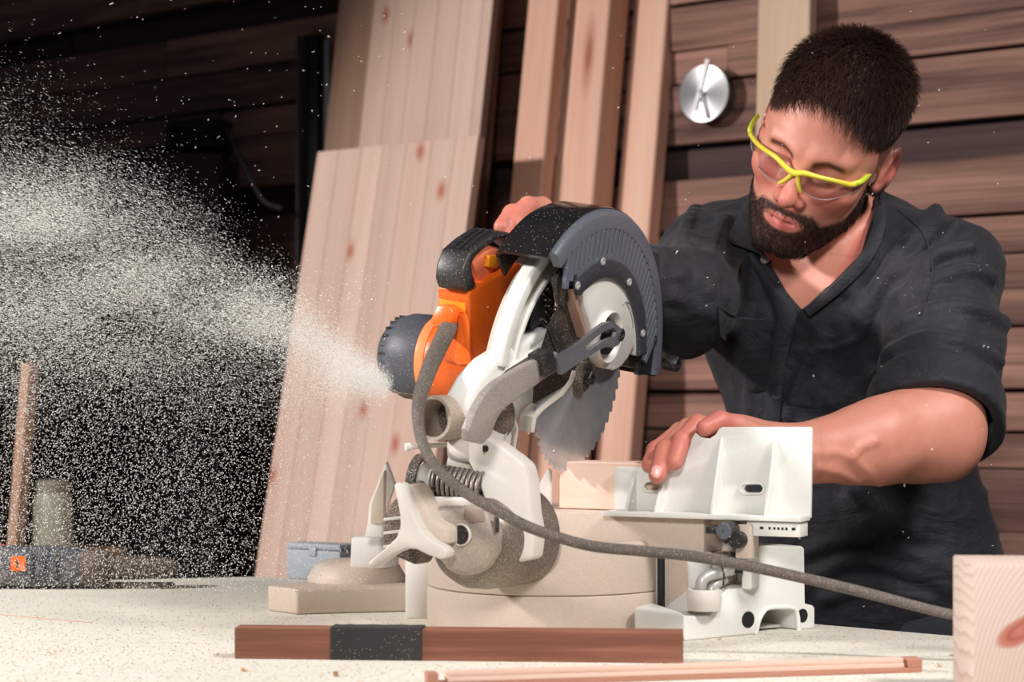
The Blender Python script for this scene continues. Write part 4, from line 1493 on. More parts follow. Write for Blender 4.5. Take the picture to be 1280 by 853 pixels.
t = NT('skin')
v = t.coords((1, 1, 1), False)
n1 = t.noise(v, 40, 5, 0.6)
skin = t.mix(n1, lin((186, 116, 97)), lin((214, 150, 129)))
skin = t.mix(t.math('MULTIPLY', t.ramp(t.noise(v, 300, 3, 0.6), [(0.5, (0, 0, 0)), (0.8, (1, 1, 1))]), 0.25), skin, lin((196, 110, 92)))


def attr(tt, nm):
    a = tt.n('Attribute')
    a.attribute_name = nm
    return a.outputs['Fac']


skin = t.mix(attr(t, 'red'), skin, lin((190, 96, 86)))
skin = t.mix(attr(t, 'lip'), skin, lin((188, 100, 94)))
hn = t.noise(v, 700, 3, 0.7)
skin = t.mix(t.math('MULTIPLY', attr(t, 'hairy'), t.math('ADD', t.math('MULTIPLY', hn, 0.4), 0.72)), skin, lin((24, 15, 14)))
t.col(skin)
t.bump(t.noise(v, 500, 3, 0.6), 0.12, 0.0008)
t.set(0.48, 0, 0.4)
t.b.inputs['Subsurface Weight'].default_value = 0.12
t.b.inputs['Subsurface Radius'].default_value = (0.012, 0.004, 0.002)
t.b.inputs['Subsurface Scale'].default_value = 0.5
M_skin = t.m

man = empty('person', (0.48, 2.45, 0.0))
tag(man, 'bearded man in a dark work shirt bending over the saw, guiding timber at the fence', 'person')

cut_p, cut_n = from_head((0, -0.01, -0.150)), nrm(HU * 0.5 + UP)


def head_only(P):
    return np.maximum(sdf_body(P), -((P - cut_p.astype(np.float32)) @ cut_n.astype(np.float32)) - 0.004)


def rest_only(P):
    d = sdf_body(P)
    near = np.linalg.norm(P - HC0.astype(np.float32), axis=1) < 0.25
    d = np.where(near, np.maximum(d, ((P - cut_p.astype(np.float32)) @ cut_n.astype(np.float32)) - 0.002), d)
    return d


hb = np.array([from_head((sx * 0.105, sf * 0.135, sz)) for sx in (-1, 1) for sf in (-1, 1) for sz in (-0.16, 0.15)])
V1, F1 = surface(head_only, hb.min(0), hb.max(0), 0.0019)
V2, F2 = surface(rest_only, (-0.05, 1.94, 0.80), (0.72, 2.62, 1.44), 0.0036)
hx0, hx1 = np.array((0.13, 1.95, 1.0)), np.array((0.34, 2.10, 1.10))


def outside_hand(V):
    return ~((V > hx0 + 0.002) & (V < hx1 - 0.002)).all(1)


def hand_only(P):
    return np.maximum(sdf_body(P), np.max(np.maximum(hx0 - P, P - hx1), axis=1))


V3, F3 = surface(hand_only, hx0 - 0.006, hx1 + 0.006, 0.0016)
# drop coarse faces where the finer hand lies, and the hidden box lids
k2 = outside_hand(V2)
F2 = F2[k2[F2].any(1)]
lid = (np.abs(V3 - hx0) < 0.0012).any(1) | (np.abs(V3 - hx1) < 0.0012).any(1)
F3 = F3[~lid[F3].all(1)]
Vb = np.vstack((V1, V2, V3))
Fb = np.vstack((F1, F2 + len(V1), F3 + len(V1) + len(V2)))
qh = to_head(Vb.astype(np.float32))
near_head = (np.linalg.norm(qh, axis=1) < 0.19)
hairy = np.zeros(len(Vb))
hm_, bm_, br_ = hair_mask(qh), beard_mask(qh), brow_mask(qh)
hm_ = hm_ * np.where(qh[:, 1] < 0.05, np.interp(qh[:, 2], [-0.06, 0.0, 0.055], [0.5, 0.62, 1.0]), 1.0)
hairy[near_head] = np.maximum(np.maximum(hm_, bm_ * 0.95), br_ * 0.9)[near_head]
lash = np.clip(1.4 - s_cap(mir(qh), (0.0215, 0.0838, -0.0045), (0.041, 0.0805, -0.006), 0.0016, 0.0014) / 0.0012, 0, 1)
hairy = np.maximum(hairy, np.where(near_head, lash * 0.8, 0))
lip = np.where(near_head, lip_mask(qh), 0)
red = np.zeros(len(Vb))
m_ = mir(qh)
red = np.where(near_head, np.clip(1.2 - np.linalg.norm((m_ - np.array((0.04, 0.07, -0.028))) / np.array((0.03, 0.03, 0.022)), axis=1), 0, 0.5), 0)
red = np.maximum(red, np.where(near_head, np.clip(1.3 - np.linalg.norm((m_ - np.array((0.0, 0.105, -0.032))) / np.array((0.02, 0.02, 0.018)), axis=1), 0, 0.45), 0))
red = np.maximum(red, np.where(near_head, np.clip((m_[:, 0] - 0.074) / 0.006, 0, 0.6), 0))
tips = np.min([np.linalg.norm(Vb - pts[-1], axis=1) for pts, _ in HAND_L + HAND_R], axis=0)
red = np.maximum(red, np.clip((0.05 - tips) / 0.04, 0, 0.5))
body_obj = mesh_np('body', Vb, Fb, M_skin, man, True, {'hairy': hairy, 'lip': lip, 'red': red})


# ---- hair and beard strands (fine, nobody could count them)
def strands(name, pts, nrms, comb, length, lift, r0, mat, seed, curl=0.4, spread=0.35):
    rg = np.random.default_rng(seed)
    n = len(pts)
    comb = comb - nrms * np.sum(comb * nrms, axis=1)[:, None]
    comb /= np.linalg.norm(comb, axis=1)[:, None] + 1e-9
    side = np.cross(nrms, comb)
    jit = rg.normal(0, spread, n)
    d0 = comb + side * jit[:, None]
    d0 /= np.linalg.norm(d0, axis=1)[:, None]
    rings = []
    segs = 3
    p = pts - nrms * 0.001
    dirv = d0 * (1 - lift[:, None]) + nrms * lift[:, None]
    for s in range(segs + 1):
        rad = r0 * (1 - 0.85 * s / segs)
        ring = [p + (math.cos(a) * side + math.sin(a) * nrms) * rad for a in (0, 2.094, 4.189)]
        rings.append(np.stack(ring, 1))
        dd = dirv + (d0 * 1.0 - nrms * 0.35) * curl * s / segs
        dd /= np.linalg.norm(dd, axis=1)[:, None]
        p = p + dd * (length / segs)[:, None]
    V = np.stack(rings, 1).reshape(-1, 3)                       # n, segs+1, 3
    base = np.arange(n)[:, None] * (segs + 1) * 3
    Fs = []
    for s in range(segs):
        for k in range(3):
            j = (k + 1) % 3
            Fs.append(np.stack([base[:, 0] + s * 3 + k, base[:, 0] + s * 3 + j, base[:, 0] + (s + 1) * 3 + j, base[:, 0] + (s + 1) * 3 + k], 1))
    o = mesh_np(name, V, np.vstack(Fs), mat, man, True)
    o['kind'] = 'stuff'
    return o


def sample(V, Fq, w, n, seed):
    rg = np.random.default_rng(seed)
    fw = w[Fq].mean(1)
    a, b, c, d = (V[Fq[:, i]] for i in range(4))
    ar = 0.5 * np.linalg.norm(np.cross(c - a, d - b), axis=1) * fw
    idx = rg.choice(len(Fq), n, p=ar / ar.sum())
    u, v_ = rg.random((n, 1)), rg.random((n, 1))
    p = (1 - u) * ((1 - v_) * a[idx] + v_ * d[idx]) + u * ((1 - v_) * b[idx] + v_ * c[idx])
    return p


t = NT('dark_brown_hair')
hv = t.noise(t.coords((1, 1, 1), False), 160, 3)
t.col(t.mix(hv, lin((26, 16, 14)), lin((70, 44, 36))))
M_hair = t.set(0.55, 0, 0.3)
qv1 = to_head(V1.astype(np.float32))
w_h = hair_mask(qv1) * np.where(qv1[:, 1] < 0.05, np.interp(qv1[:, 2], [-0.06, 0.0, 0.055], [0.35, 0.45, 1.0]), 1.0)
pts = sample(V1, F1, w_h, 15000, 21)
nr = grad(sdf_body, pts)
ql = to_head(pts.astype(np.float32))
top = np.clip((ql[:, 2] - 0.035) / 0.05, 0, 1)
front = np.clip((ql[:, 1] + 0.02) / 0.10, 0, 1)
fwd = np.stack((0.22 + 0 * ql[:, 0], 0.9 * top + 0.1, -0.75 * (1 - top) - 0.15), 1) @ HROT.astype(float)
length = (0.006 + 0.021 * top + 0.013 * front * top) * np.random.default_rng(3).uniform(0.75, 1.15, len(pts))
hair = strands('hair', pts, nr, fwd, length, 0.18 + 0.40 * top, 0.00055, M_hair, 22, 0.9, 0.30)
w_b = beard_mask(qv1)
pts = sample(V1, F1, w_b, 7000, 23)
nr = grad(sdf_body, pts)
ql = to_head(pts.astype(np.float32))
dn = np.stack((0.25 * np.sign(ql[:, 0]), 0.25 + 0 * ql[:, 0], -1.0 + 0 * ql[:, 0]), 1) @ HROT.astype(float)
length = np.interp(ql[:, 2], [-0.115, -0.085, -0.045, 0.0], [0.009, 0.0075, 0.005, 0.0035]) * np.random.default_rng(4).uniform(0.7, 1.2, len(pts))
t = NT('dark_beard_hair')
t.col(t.mix(t.noise(t.coords((1, 1, 1), False), 160, 3), lin((16, 10, 9)), lin((46, 29, 24))))
M_beard = t.set(0.6, 0, 0.25)
beard = strands('beard', pts, nr, dn, length, np.full(len(pts), 0.38), 0.00042, M_beard, 24, 0.4, 0.45)

# finger nails seen on the hand at the fence
M_nail = plain('finger_nail', (222, 158, 146), 0.3, 0.0, 0.03)
for (nx, ny, nY, rx, rz, nn) in ((820.5, 590, 1.9625, 0.0058, 0.0075, (-0.15, -1, 0.25)),):
    bm = bmesh.new()
    bmesh.ops.create_uvsphere(bm, u_segments=16, v_segments=10, radius=1.0)
    x_, y_ = perp(np.array(nn))
    nvec = nrm(nn)
    cpt = PX(nx, ny, nY)
    for v_ in bm.verts:
        v_.co = Vector(cpt + x_ * v_.co.x * rx + y_ * v_.co.y * rz + nvec * v_.co.z * 0.0012)
    finish(bm, 'finger_nail', M_nail, body_obj, smooth=80)

# ---- shirt
def sdf_poly_cone(P, poly):
    """signed distance (metres) to the cone of rays through a pixel polygon; negative inside"""
    x = P[:, 0] / P[:, 1] * F_PX + 640.0
    y = HZ_Y - (P[:, 2] - CAM_Z) / P[:, 1] * F_PX
    d = np.full(len(P), 1e9)
    ins = np.zeros(len(P), bool)
    n = len(poly)
    for i in range(n):
        x0, y0 = poly[i]
        x1, y1 = poly[(i + 1) % n]
        ex, ey = x1 - x0, y1 - y0
        tt = np.clip(((x - x0) * ex + (y - y0) * ey) / (ex * ex + ey * ey), 0, 1)
        d = np.minimum(d, (x - x0 - tt * ex) ** 2 + (y - y0 - tt * ey) ** 2)
        c = ((y0 > y) != (y1 > y)) & (x < (x1 - x0) * (y - y0) / (y1 - y0 + 1e-9) + x0)
        ins ^= c
    d = np.sqrt(d) * P[:, 1] / F_PX
    return np.where(ins, -d, d)


AX_L = nrm(E_L - S_L)
CUFF = S_L + (E_L - S_L) * 0.86
VNECK = [(938, 230), (1096, 205), (1092, 262), (1076, 318), (1042, 352), (1003, 388), (984, 366), (968, 338), (948, 312)]
SEAMS = []


def fold_pts(l, sdf, Y0=1.9):
    p = march(sdf, [a for a, _ in l], [b for _, b in l], Y0, 2.75)
    return p[~np.isnan(p[:, 0])]


def shirt_core(P):
    d = sdf_torso(P)
    slL = chain(P, [S_L + UP * 0.004, S_L * 0.55 + E_L * 0.45 + BL * 0.008, CUFF + AX_L * 0.03], [0.068, 0.069, 0.074], 0.02)
    d = smin(d, slL, 0.035)
    d = smin(d, s_ell(P, S_L + np.array((0.0, 0, 0.004)), (0.070, 0.072, 0.064)), 0.03)
    slR = chain(P, [S_R + UP * 0.004, E_R + UP * 0.006, E_R * 0.5 + W_R * 0.5], [0.070, 0.062, 0.044], 0.02)
    d = smin(d, slR, 0.03)
    return d


FOLDS = []
for line, r in (
        ([(1170, 262), (1140, 300), (1105, 350), (1078, 398)], 0.007), ([(1195, 280), (1160, 330), (1130, 372)], 0.006),
        ([(1120, 372), (1165, 350), (1210, 338), (1240, 346)], 0.007), ([(1135, 400), (1180, 384), (1225, 388), (1255, 404)], 0.008),
        ([(1110, 445), (1150, 424), (1200, 428), (1250, 452)], 0.006), ([(1125, 340), (1170, 318), (1215, 308)], 0.005),
        ([(905, 275), (893, 310), (888, 350), (893, 392)], 0.006), ([(925, 318), (912, 345), (905, 372)], 0.006), ([(868, 262), (852, 300), (848, 345)], 0.006),
        ([(845, 300), (868, 330), (882, 362)], 0.005), ([(840, 370), (864, 384), (884, 388)], 0.005),
        ([(1030, 420), (1000, 470), (985, 520)], 0.004), ([(1120, 440), (1085, 475), (1040, 505)], 0.005),
        ([(1010, 690), (1060, 676), (1120, 690), (1190, 715)], 0.006), ([(1015, 720), (1070, 702), (1130, 712), (1200, 740)], 0.006), ([(1030, 750), (1090, 735), (1160, 752)], 0.005),
        ([(940, 440), (935, 490), (938, 530)], 0.004),
        ([(1060, 620), (1090, 650), (1150, 668)], 0.004)):
    q = fold_pts(line, shirt_core)
    if len(q) >= 2:
        FOLDS.append((catmull(q, 4)[0] if len(q) > 2 else q, r))


def sdf_shirt(P):
    d = shirt_core(P)
    d = d + 0.010 * vnoise(P * np.array((9, 9, 15), np.float32)) + 0.006 * vnoise(P * np.array((26, 26, 20), np.float32) + 3.3) + 0.0022 * vnoise(P * 70 + 9.1)
    d = d - 0.030 * np.clip(0.11 - np.abs(vnoise(P * np.array((11, 11, 17), np.float32) + 7.7)), 0, 0.11) * np.clip(vnoise(P * 5 + 1.9) * 4 + 0.6, 0, 1)
    for pts, r in FOLDS:
        d = smin(d, chain(P, pts, [r * 1.15] * len(pts), 0.0, 0.035), 0.012)
    # rolled cuff
    e = (P - CUFF.astype(np.float32)) @ AX_L.astype(np.float32)
    q = P - CUFF.astype(np.float32) - e[:, None] * AX_L.astype(np.float32)
    rr_ = np.linalg.norm(q, axis=1)
    ro = 0.0735 + 0.004 * vnoise(P * 24)
    band = np.sqrt(np.maximum(np.abs(rr_ - ro) - 0.002, 0) ** 2 + np.maximum(np.abs(e - 0.002) - 0.020, 0) ** 2) - 0.0055
    near = np.linalg.norm(P - CUFF.astype(np.float32), axis=1) < 0.12
    d = np.where(near, smax(d, e - 0.016, 0.004), d)
    d = np.where(near, smax(d, -np.maximum(rr_ - 0.066, np.abs(e) - 0.05), 0.004), d)
    d = np.where(near, smin(d, band, 0.004), d)
    # open neck
    v_ = culled(P, (0.37, 2.33, 1.27), 0.26, lambda Q: sdf_poly_cone(Q, VNECK))
    front = (P - NECK.astype(np.float32)) @ BF.astype(np.float32)
    d = smax(d, -np.maximum(v_, -(front + 0.03)), 0.004)
    d = smax(d, -s_cap(P, from_head((0, -0.03, -0.05)), NECK + UP * 0.004 + BF * 0.008, 0.066, 0.074), 0.004)
    # hem and hollow not seen; end the right sleeve at its cuff
    e2 = (P - (E_R * 0.5 + W_R * 0.5).astype(np.float32)) @ nrm(W_R - E_R).astype(np.float32)
    d = np.where(np.linalg.norm(P - (E_R * 0.5 + W_R * 0.5).astype(np.float32), axis=1) < 0.11, smax(d, e2, 0.004), d)
    return np.maximum(d, 0.80 - P[:, 2])


t = NT('charcoal_shirt_cloth')
v = t.coords((1, 1, 1), False)
wv = t.noise(v, 1400, 2, 0.6)
br = t.noise(v, 9, 4, 0.6)
cl = t.mix(br, lin((17, 17, 22)), lin((33, 34, 41)))
ds = t.noise(v, 260, 3, 0.7)
dm = t.noise(v, 6.5, 4, 0.7, 0.6)
k = t.math('MULTIPLY', t.ramp(ds, [(0.62, (0, 0, 0)), (0.75, (1, 1, 1))]), t.ramp(dm, [(0.46, (0, 0, 0)), (0.68, (1, 1, 1))]))
cl = t.mix(t.math('MULTIPLY', k, 0.5), cl, lin((150, 138, 132)))
haze_ = t.ramp(dm, [(0.50, (0, 0, 0)), (0.8, (1, 1, 1))])
cl = t.mix(t.math('MULTIPLY', haze_, 0.10), cl, lin((112, 106, 110)))
t.col(cl)
wr = t.noise(t.coords((13, 13, 22), False), 1.0, 5, 0.55, 1.2)
t.bump(t.math('ADD', t.math('MULTIPLY', wr, 9.0), t.math('MULTIPLY', wv, 0.35)), 0.55, 0.0012)
t.set(0.7, 0, 0.35)
t.b.inputs['Sheen Weight'].default_value = 0.06
M_shirt = t.m
M_seam = plain('shirt_seam', (34, 34, 40), 0.85)
Vs, Fs_ = surface(sdf_shirt, (0.06, 1.98, 0.79), (0.72, 2.66, 1.46), 0.0034)
shirt = mesh_np('shirt', Vs, Fs_, M_shirt, man, True)


def on_shirt(x, y, lift=0.0):
    p = march(sdf_shirt, x, y, 1.9, 2.75)
    bad = np.isnan(p[:, 0])
    if bad.any():
        good = np.where(~bad)[0]
        for i in np.where(bad)[0]:
            j = good[np.argmin(np.abs(good - i))] if len(good) else None
            Yr = p[j][1] if j is not None else 2.35
            p[i] = PX(np.atleast_1d(x)[i], np.atleast_1d(y)[i], Yr)
    if lift:
        p = p + grad(shirt_core, p) * lift
    return p


def cloth_strip(name, a, b, parent, thick=0.003, nu=24, nv=6, lift=0.004, mat=None):
    """a folded strip of cloth between two pixel polylines, laid on the shirt"""
    def res(l):
        P, _ = catmull([(p[0], p[1], 0) for p in l], 10)
        s = np.concatenate(([0], np.cumsum(np.linalg.norm(np.diff(P, axis=0), axis=1))))
        tt = np.linspace(0, s[-1], nu)
        return np.stack((np.interp(tt, s, P[:, 0]), np.interp(tt, s, P[:, 1])), 1)
    A, B = res(a), res(b)
    g = []
    for i in range(nv):
        w = i / (nv - 1)
        M_ = A * (1 - w) + B * w
        g.append(on_shirt(M_[:, 0], M_[:, 1], 0.0))
    g = np.array(g)
    # smooth depth along the strip so that it spans the opening like cloth
    for _ in range(6):
        g[:, 1:-1] = 0.25 * g[:, :-2] + 0.5 * g[:, 1:-1] + 0.25 * g[:, 2:]
    bm = bmesh.new()
    fwd = np.array((0, -1.0, 0.15))
    vs = [[bm.verts.new(Vector(p + fwd * (lift + 0.004 * math.sin(math.pi * i / (nv - 1))))) for p in row] for i, row in enumerate(g)]
    vb = [[bm.verts.new(Vector(p + fwd * (lift - thick))) for p in row] for i, row in enumerate(g)]
    for i in range(nv - 1):
        for j in range(nu - 1):
            bm.faces.new((vs[i][j], vs[i][j + 1], vs[i + 1][j + 1], vs[i + 1][j]))
            bm.faces.new((vb[i][j], vb[i + 1][j], vb[i + 1][j + 1], vb[i][j + 1]))
    for j in range(nu - 1):
        bm.faces.new((vs[0][j], vb[0][j], vb[0][j + 1], vs[0][j + 1]))
        bm.faces.new((vs[-1][j], vs[-1][j + 1], vb[-1][j + 1], vb[-1][j]))
    for i in range(nv - 1):
        bm.faces.new((vs[i][0], vs[i + 1][0], vb[i + 1][0], vb[i][0]))
        bm.faces.new((vs[i][-1], vb[i][-1], vb[i + 1][-1], vs[i + 1][-1]))
    return finish(bm, name, mat or M_shirt, parent, smooth=60)


cloth_strip('collar', [(944, 236), (946, 262), (952, 292), (966, 318), (976, 340)], [(938, 238), (925, 268), (907, 302), (930, 312), (944, 318)], shirt, lift=0.010)
cloth_strip('collar', [(1082, 240), (1080, 280), (1066, 316), (1034, 352), (1002, 388)], [(1098, 236), (1108, 272), (1092, 322), (1056, 362), (1010, 398)], shirt, lift=0.010)
cloth_strip('placket', [(944, 316), (962, 346), (984, 374), (1000, 392), (984, 440), (976, 500), (974, 560)], [(934, 318), (950, 354), (966, 384), (970, 400), (962, 440), (956, 500), (954, 560)], shirt, lift=0.0035, nu=30)


def seam(pts, r=0.0011, name='seam'):
    P, _ = catmull([(a, b, 0) for a, b in pts], 8)
    g = on_shirt(P[:, 0], P[:, 1], 0.0005)
    return tube(name, g, r, M_seam, shirt, 6, 1)


seam([(985, 402), (976, 450), (972, 500), (970, 560)])
pk = cloth_strip('pocket', [(897, 384), (920, 397), (946, 401), (963, 400)], [(905, 470), (920, 486), (944, 492), (960, 486)], shirt, lift=0.003, nu=16, nv=10)
seam([(896, 382), (920, 396), (946, 400), (964, 399)], 0.0016)
seam([(1122, 262), (1152, 290), (1166, 340), (1150, 395)], 0.0012)
for bx, by in ((973, 494), (957, 326)):
    p = on_shirt([bx], [by], 0.0045)[0]
    lathe('button', p, nrm((-0.3, -1, 0.1)), [(-0.003, 0), (-0.003, 0.0052), (0.001, 0.0055), (0.0018, 0.0045), (0.001, 0.0035), (0.001, 0)], M_seam if by > 400 else plain('pearl_button', (190, 186, 184), 0.35), shirt, 20)

# trousers below the shirt hem
def sdf_trousers(P):
    hip = np.array((0.485, 2.455, 0.84))
    d = s_ell(P, hip, (0.166, 0.122, 0.14), BAX)
    for s in (-1, 1):
        kn = np.array((0.49, 2.45, 0.46)) + BL * 0.11 * s + BF * (0.06 if s > 0 else -0.02)
        an = np.array((0.49, 2.47, 0.03)) + BL * 0.13 * s + BF * (0.05 if s > 0 else -0.10)
        d = smin(d, chain(P, [hip + BL * 0.085 * s - UP * 0.05, kn, an], [0.098, 0.072, 0.056], 0.03), 0.04)
    return np.maximum(d + 0.006 * vnoise(P * 18), 0.035 - P[:, 2])


Vt, Ft = surface(sdf_trousers, (0.15, 2.1, 0.02), (0.85, 2.85, 1.0), 0.008)
mesh_np('trousers', Vt, Ft, plain('dark_trousers', (34, 35, 42), 0.85), man, True)
for s in (-1, 1):
    an = np.array((0.49, 2.47, 0.0)) + BL * 0.13 * s + BF * (0.05 if s > 0 else -0.10)

    def sdf_boot(P, an=an):
        d = s_cap(P, an + UP * 0.05 - BF * 0.02, an + UP * 0.035 + BF * 0.17, 0.048, 0.036)
        d = smin(d, s_cap(P, an + UP * 0.05, an + UP * 0.11, 0.05, 0.052), 0.03)
        return np.maximum(d, 0.0015 - P[:, 2])
    Vk, Fk = surface(sdf_boot, an + np.array((-0.26, -0.26, -0.01)), an + np.array((0.26, 0.26, 0.18)), 0.006)
    mesh_np('boot', Vk, Fk, plain('boot_leather', (46, 34, 28), 0.6), man, True)

# ---- safety glasses
gl_root = from_head((0, 0.1, 0.0))
glasses = empty('safety_glasses', gl_root)
tag(glasses, 'clear safety glasses with a yellow frame worn by the man', 'glasses')


def sdf_visor(P):
    q = to_head(P)
    d2 = np.sqrt((q[:, 0] / 0.084) ** 2 + ((q[:, 1] + 0.004) / 0.111) ** 2)
    return (d2 - 1.0) * 0.084


def GP(x, y, lift=0.0):
    p = march(sdf_visor, [x], [y], 2.0, 2.6)[0]
    if np.isnan(p[0]):
        p = PX(x, y, 2.29)
    return p - np.array((0, lift, 0))


M_yel = plain('yellow_frame', (220, 202, 66), 0.35, 0.0, 0.05)
M_yel2 = plain('lime_temple', (186, 200, 52), 0.35, 0.0, 0.05)
brow = [(938, 168), (946, 179), (957, 188), (970, 197), (984, 211), (994, 217), (1006, 217), (1024, 222), (1046, 227), (1062, 231), (1070, 230)]
tube('brow_bar', [GP(*p, 0.001) for p in brow], [0.0030, 0.0032, 0.0030, 0.0030, 0.0034, 0.0042, 0.0036, 0.0030, 0.0030, 0.0036, 0.0036], M_yel, glasses, 10, 5)
pts_t = [GP(1068, 230, 0.001), GP(1078, 226, 0.0), PX(1090, 214, 2.245), PX(1103, 204, 2.262)]
tube('temple', pts_t, [0.0036, 0.0036, 0.0034, 0.0026], M_yel2, glasses, 10, 5)
tube('temple_tip', [PX(1102, 205, 2.262), PX(1112, 197, 2.28), PX(1119, 194, 2.30)], [0.0024, 0.0022, 0.0020], M_blk, glasses, 8, 4)
tube('temple', [GP(939, 170, 0.001), PX(937.5, 162, 2.285), PX(942, 152, 2.30), PX(947, 145, 2.32)], [0.0030, 0.0032, 0.0030, 0.0028], M_yel2, glasses, 10, 5)
tube('nose_pad', [GP(997, 219, 0.001), GP(998, 229, 0.001), GP(1000, 240, 0.0)], [0.0030, 0.0028, 0.0024], M_yel, glasses, 8, 4)
tube('nose_pad', [GP(990, 218, 0.001), GP(982, 225, 0.001), GP(974, 229, 0.0)], [0.0030, 0.0028, 0.0024], M_yel, glasses, 8, 4)
t = NT('clear_lens')
t.col((0.96, 0.97, 0.98, 1))
t.set(0.04, 0, 0.5, IOR=1.45)
tr = t.n('BsdfTransparent')
tr.inputs[0].default_value = (0.95, 0.93, 0.93, 1)
mx = t.n('MixShader')
fr = t.n('LayerWeight')
fr.inputs[0].default_value = 0.12
gls = t.n('BsdfGlossy')
gls.inputs['Roughness'].default_value = 0.03
t.l(t.math('ADD', t.math('MULTIPLY', fr.outputs['Facing'], 0.35), 0.03), mx.inputs[0])
t.l(tr.outputs[0], mx.inputs[1])
t.l(gls.outputs[0], mx.inputs[2])
t.l(mx.outputs[0], t.out.inputs[0])
M_lens = t.m
lens_r = [(1000, 218), (1024, 223), (1046, 228), (1064, 232), (1074, 230), (1072, 238), (1060, 244), (1046, 248), (1030, 250), (1016, 247), (1006, 241), (1000, 232)]
lens_l = [(939, 170), (946, 180), (957, 189), (970, 198), (983, 212), (986, 219), (980, 225), (970, 227), (959, 222), (949, 211), (943, 196), (939, 182)]
for L_ in (lens_r, lens_l):
    bm = bmesh.new()
    cx_, cy_ = np.mean(L_, 0)
    rings = []
    for s in (1.0, 0.75, 0.5, 0.25):
        rings.append([GP(cx_ + (a - cx_) * s, cy_ + (b_ - cy_) * s) for a, b_ in L_])
    cen = GP(cx_, cy_)
    for off in (0.0, 0.0014):
        vr = [[bm.verts.new(Vector(p + np.array((0, off, 0)))) for p in r] for r in rings]
        vc = bm.verts.new(Vector(cen + np.array((0, off, 0))))
        for i in range(3):
            for j in range(len(L_)):
                k = (j + 1) % len(L_)
                bm.faces.new((vr[i][j], vr[i][k], vr[i + 1][k], vr[i + 1][j]))
        for j in range(len(L_)):
            bm.faces.new((vr[3][j], vr[3][(j + 1) % len(L_)], vc))
        if off == 0.0:
            v0 = vr[0]
        else:
            for j in range(len(L_)):
                k = (j + 1) % len(L_)
                bm.faces.new((v0[j], vr[0][j], vr[0][k], v0[k]))
    finish(bm, 'lens', M_lens, glasses, smooth=60)
    tube('lens_edge', [GP(*p, 0.0) for p in L_[5:] + [L_[0]]], 0.0006, plain('lens_rim', (150, 140, 140), 0.3), glasses, 6, 4)

# ================================================================== timber and tools on the bench
M_red = wood('red_cedar', (166, 112, 90), (112, 68, 52), 0.6, 22, 0.05, 0.03, (92, 40, 30), 1.5, 0.12)
M_tape = plain('black_grip_tape', (46, 42, 42), 0.85, 0.0, 0.15, 0.03, 0.3, scale=120)
# red-brown strip in the foreground, wrapped with tape
sa, sb = PL(293, 824, (0, 0, TZ), UP), PL(854, 830, (0, 0, TZ), UP)
sx = nrm(sb - sa)
sy = np.cross(UP, sx)
ln = np.linalg.norm(sb - sa)
hgt = 0.0302
strip = empty('wooden_strip', (sa + sb) / 2)
tag(strip, 'reddish-brown squared strip lying in front of the saw, wrapped with black tape', 'wood strip')
box('bar', (sa + sb) / 2 + sy * 0.012 + UP * hgt / 2, (sx, sy, UP), (ln / 2, 0.012, hgt / 2), M_red, strip, 0.0008, 1)
ta, tb = PL(413, 824, sa, sy), PL(528, 825, sa, sy)
ta[2] = tb[2] = TZ
tl = np.linalg.norm(tb - ta)
bm = bmesh.new()
nseg = 12
ringsv = []
for i in range(nseg + 1):
    p = ta + sx * tl * i / nseg
    j = random.uniform(-0.0004, 0.0004)
    e = 0.0012
    ringsv.append([bm.verts.new(Vector(q)) for q in (p - sy * (e + j) + UP * 0.0002, p - sy * (e - j) + UP * (hgt + e + j), p + sy * (0.024 + e) + UP * (hgt + e + j), p + sy * (0.024 + e) + UP * 0.0002)])
for A, B in zip(ringsv[:-1], ringsv[1:]):
    for k in range(4):
        bm.faces.new((A[k], A[(k + 1) % 4], B[(k + 1) % 4], B[k]))
bm.faces.new(list(reversed(ringsv[0])))
bm.faces.new(ringsv[-1])
tag(finish(bm, 'tape_wrap', M_tape, strip, 0.0006, 1), 'matt black tape wrapped round the strip')

# slim moulded lath nearest the camera
M_lath = wood('moulded_lath', (230, 202, 186), (206, 164, 144), 0.55, 16, 0.0, 0.03, contrast=1.0)
la, lb = PL(534, 861, (0, 0, TZ), UP), PL(1153, 841, (0, 0, TZ), UP)
lx = nrm(lb - la)
ly = np.cross(UP, lx)
ln = np.linalg.norm(lb - la)
lath = empty('moulded_lath', (la + lb) / 2)
tag(lath, 'long slim pale moulded lath with notched ends, nearest the camera', 'lath')


def lath_piece(name, t0, t1, h0, h1, d0, d1, mat=M_lath):
    c = la + lx * ((t0 + t1) / 2) + UP * ((h0 + h1) / 2) + ly * ((d0 + d1) / 2)
    return box(name, c, (lx, ly, UP), ((t1 - t0) / 2, (d1 - d0) / 2, (h1 - h0) / 2), mat, lath, 0.0006, 1)


tn0 = 0.018
tn1 = ln - 0.014
lath_piece('bar', 0.0, ln, 0.0, 0.0045, 0.0, 0.016, wood('lath_side', (190, 140, 118), (162, 108, 88), 0.6, 16, 0, 0.03))
lath_piece('moulding', tn0, tn1 - 0.003, 0.0045, 0.0090, 0.0012, 0.016)
lath_piece('moulding', tn0, tn1 - 0.003, 0.0090, 0.0130, 0.0030, 0.016)
lath_piece('end_tenon', tn1, ln, 0.0045, 0.0130, 0.0, 0.016, MATS['lath_side'])
lath_piece('end_tenon', 0.0, tn0 - 0.008, 0.0045, 0.0130, 0.0, 0.016, MATS['lath_side'])

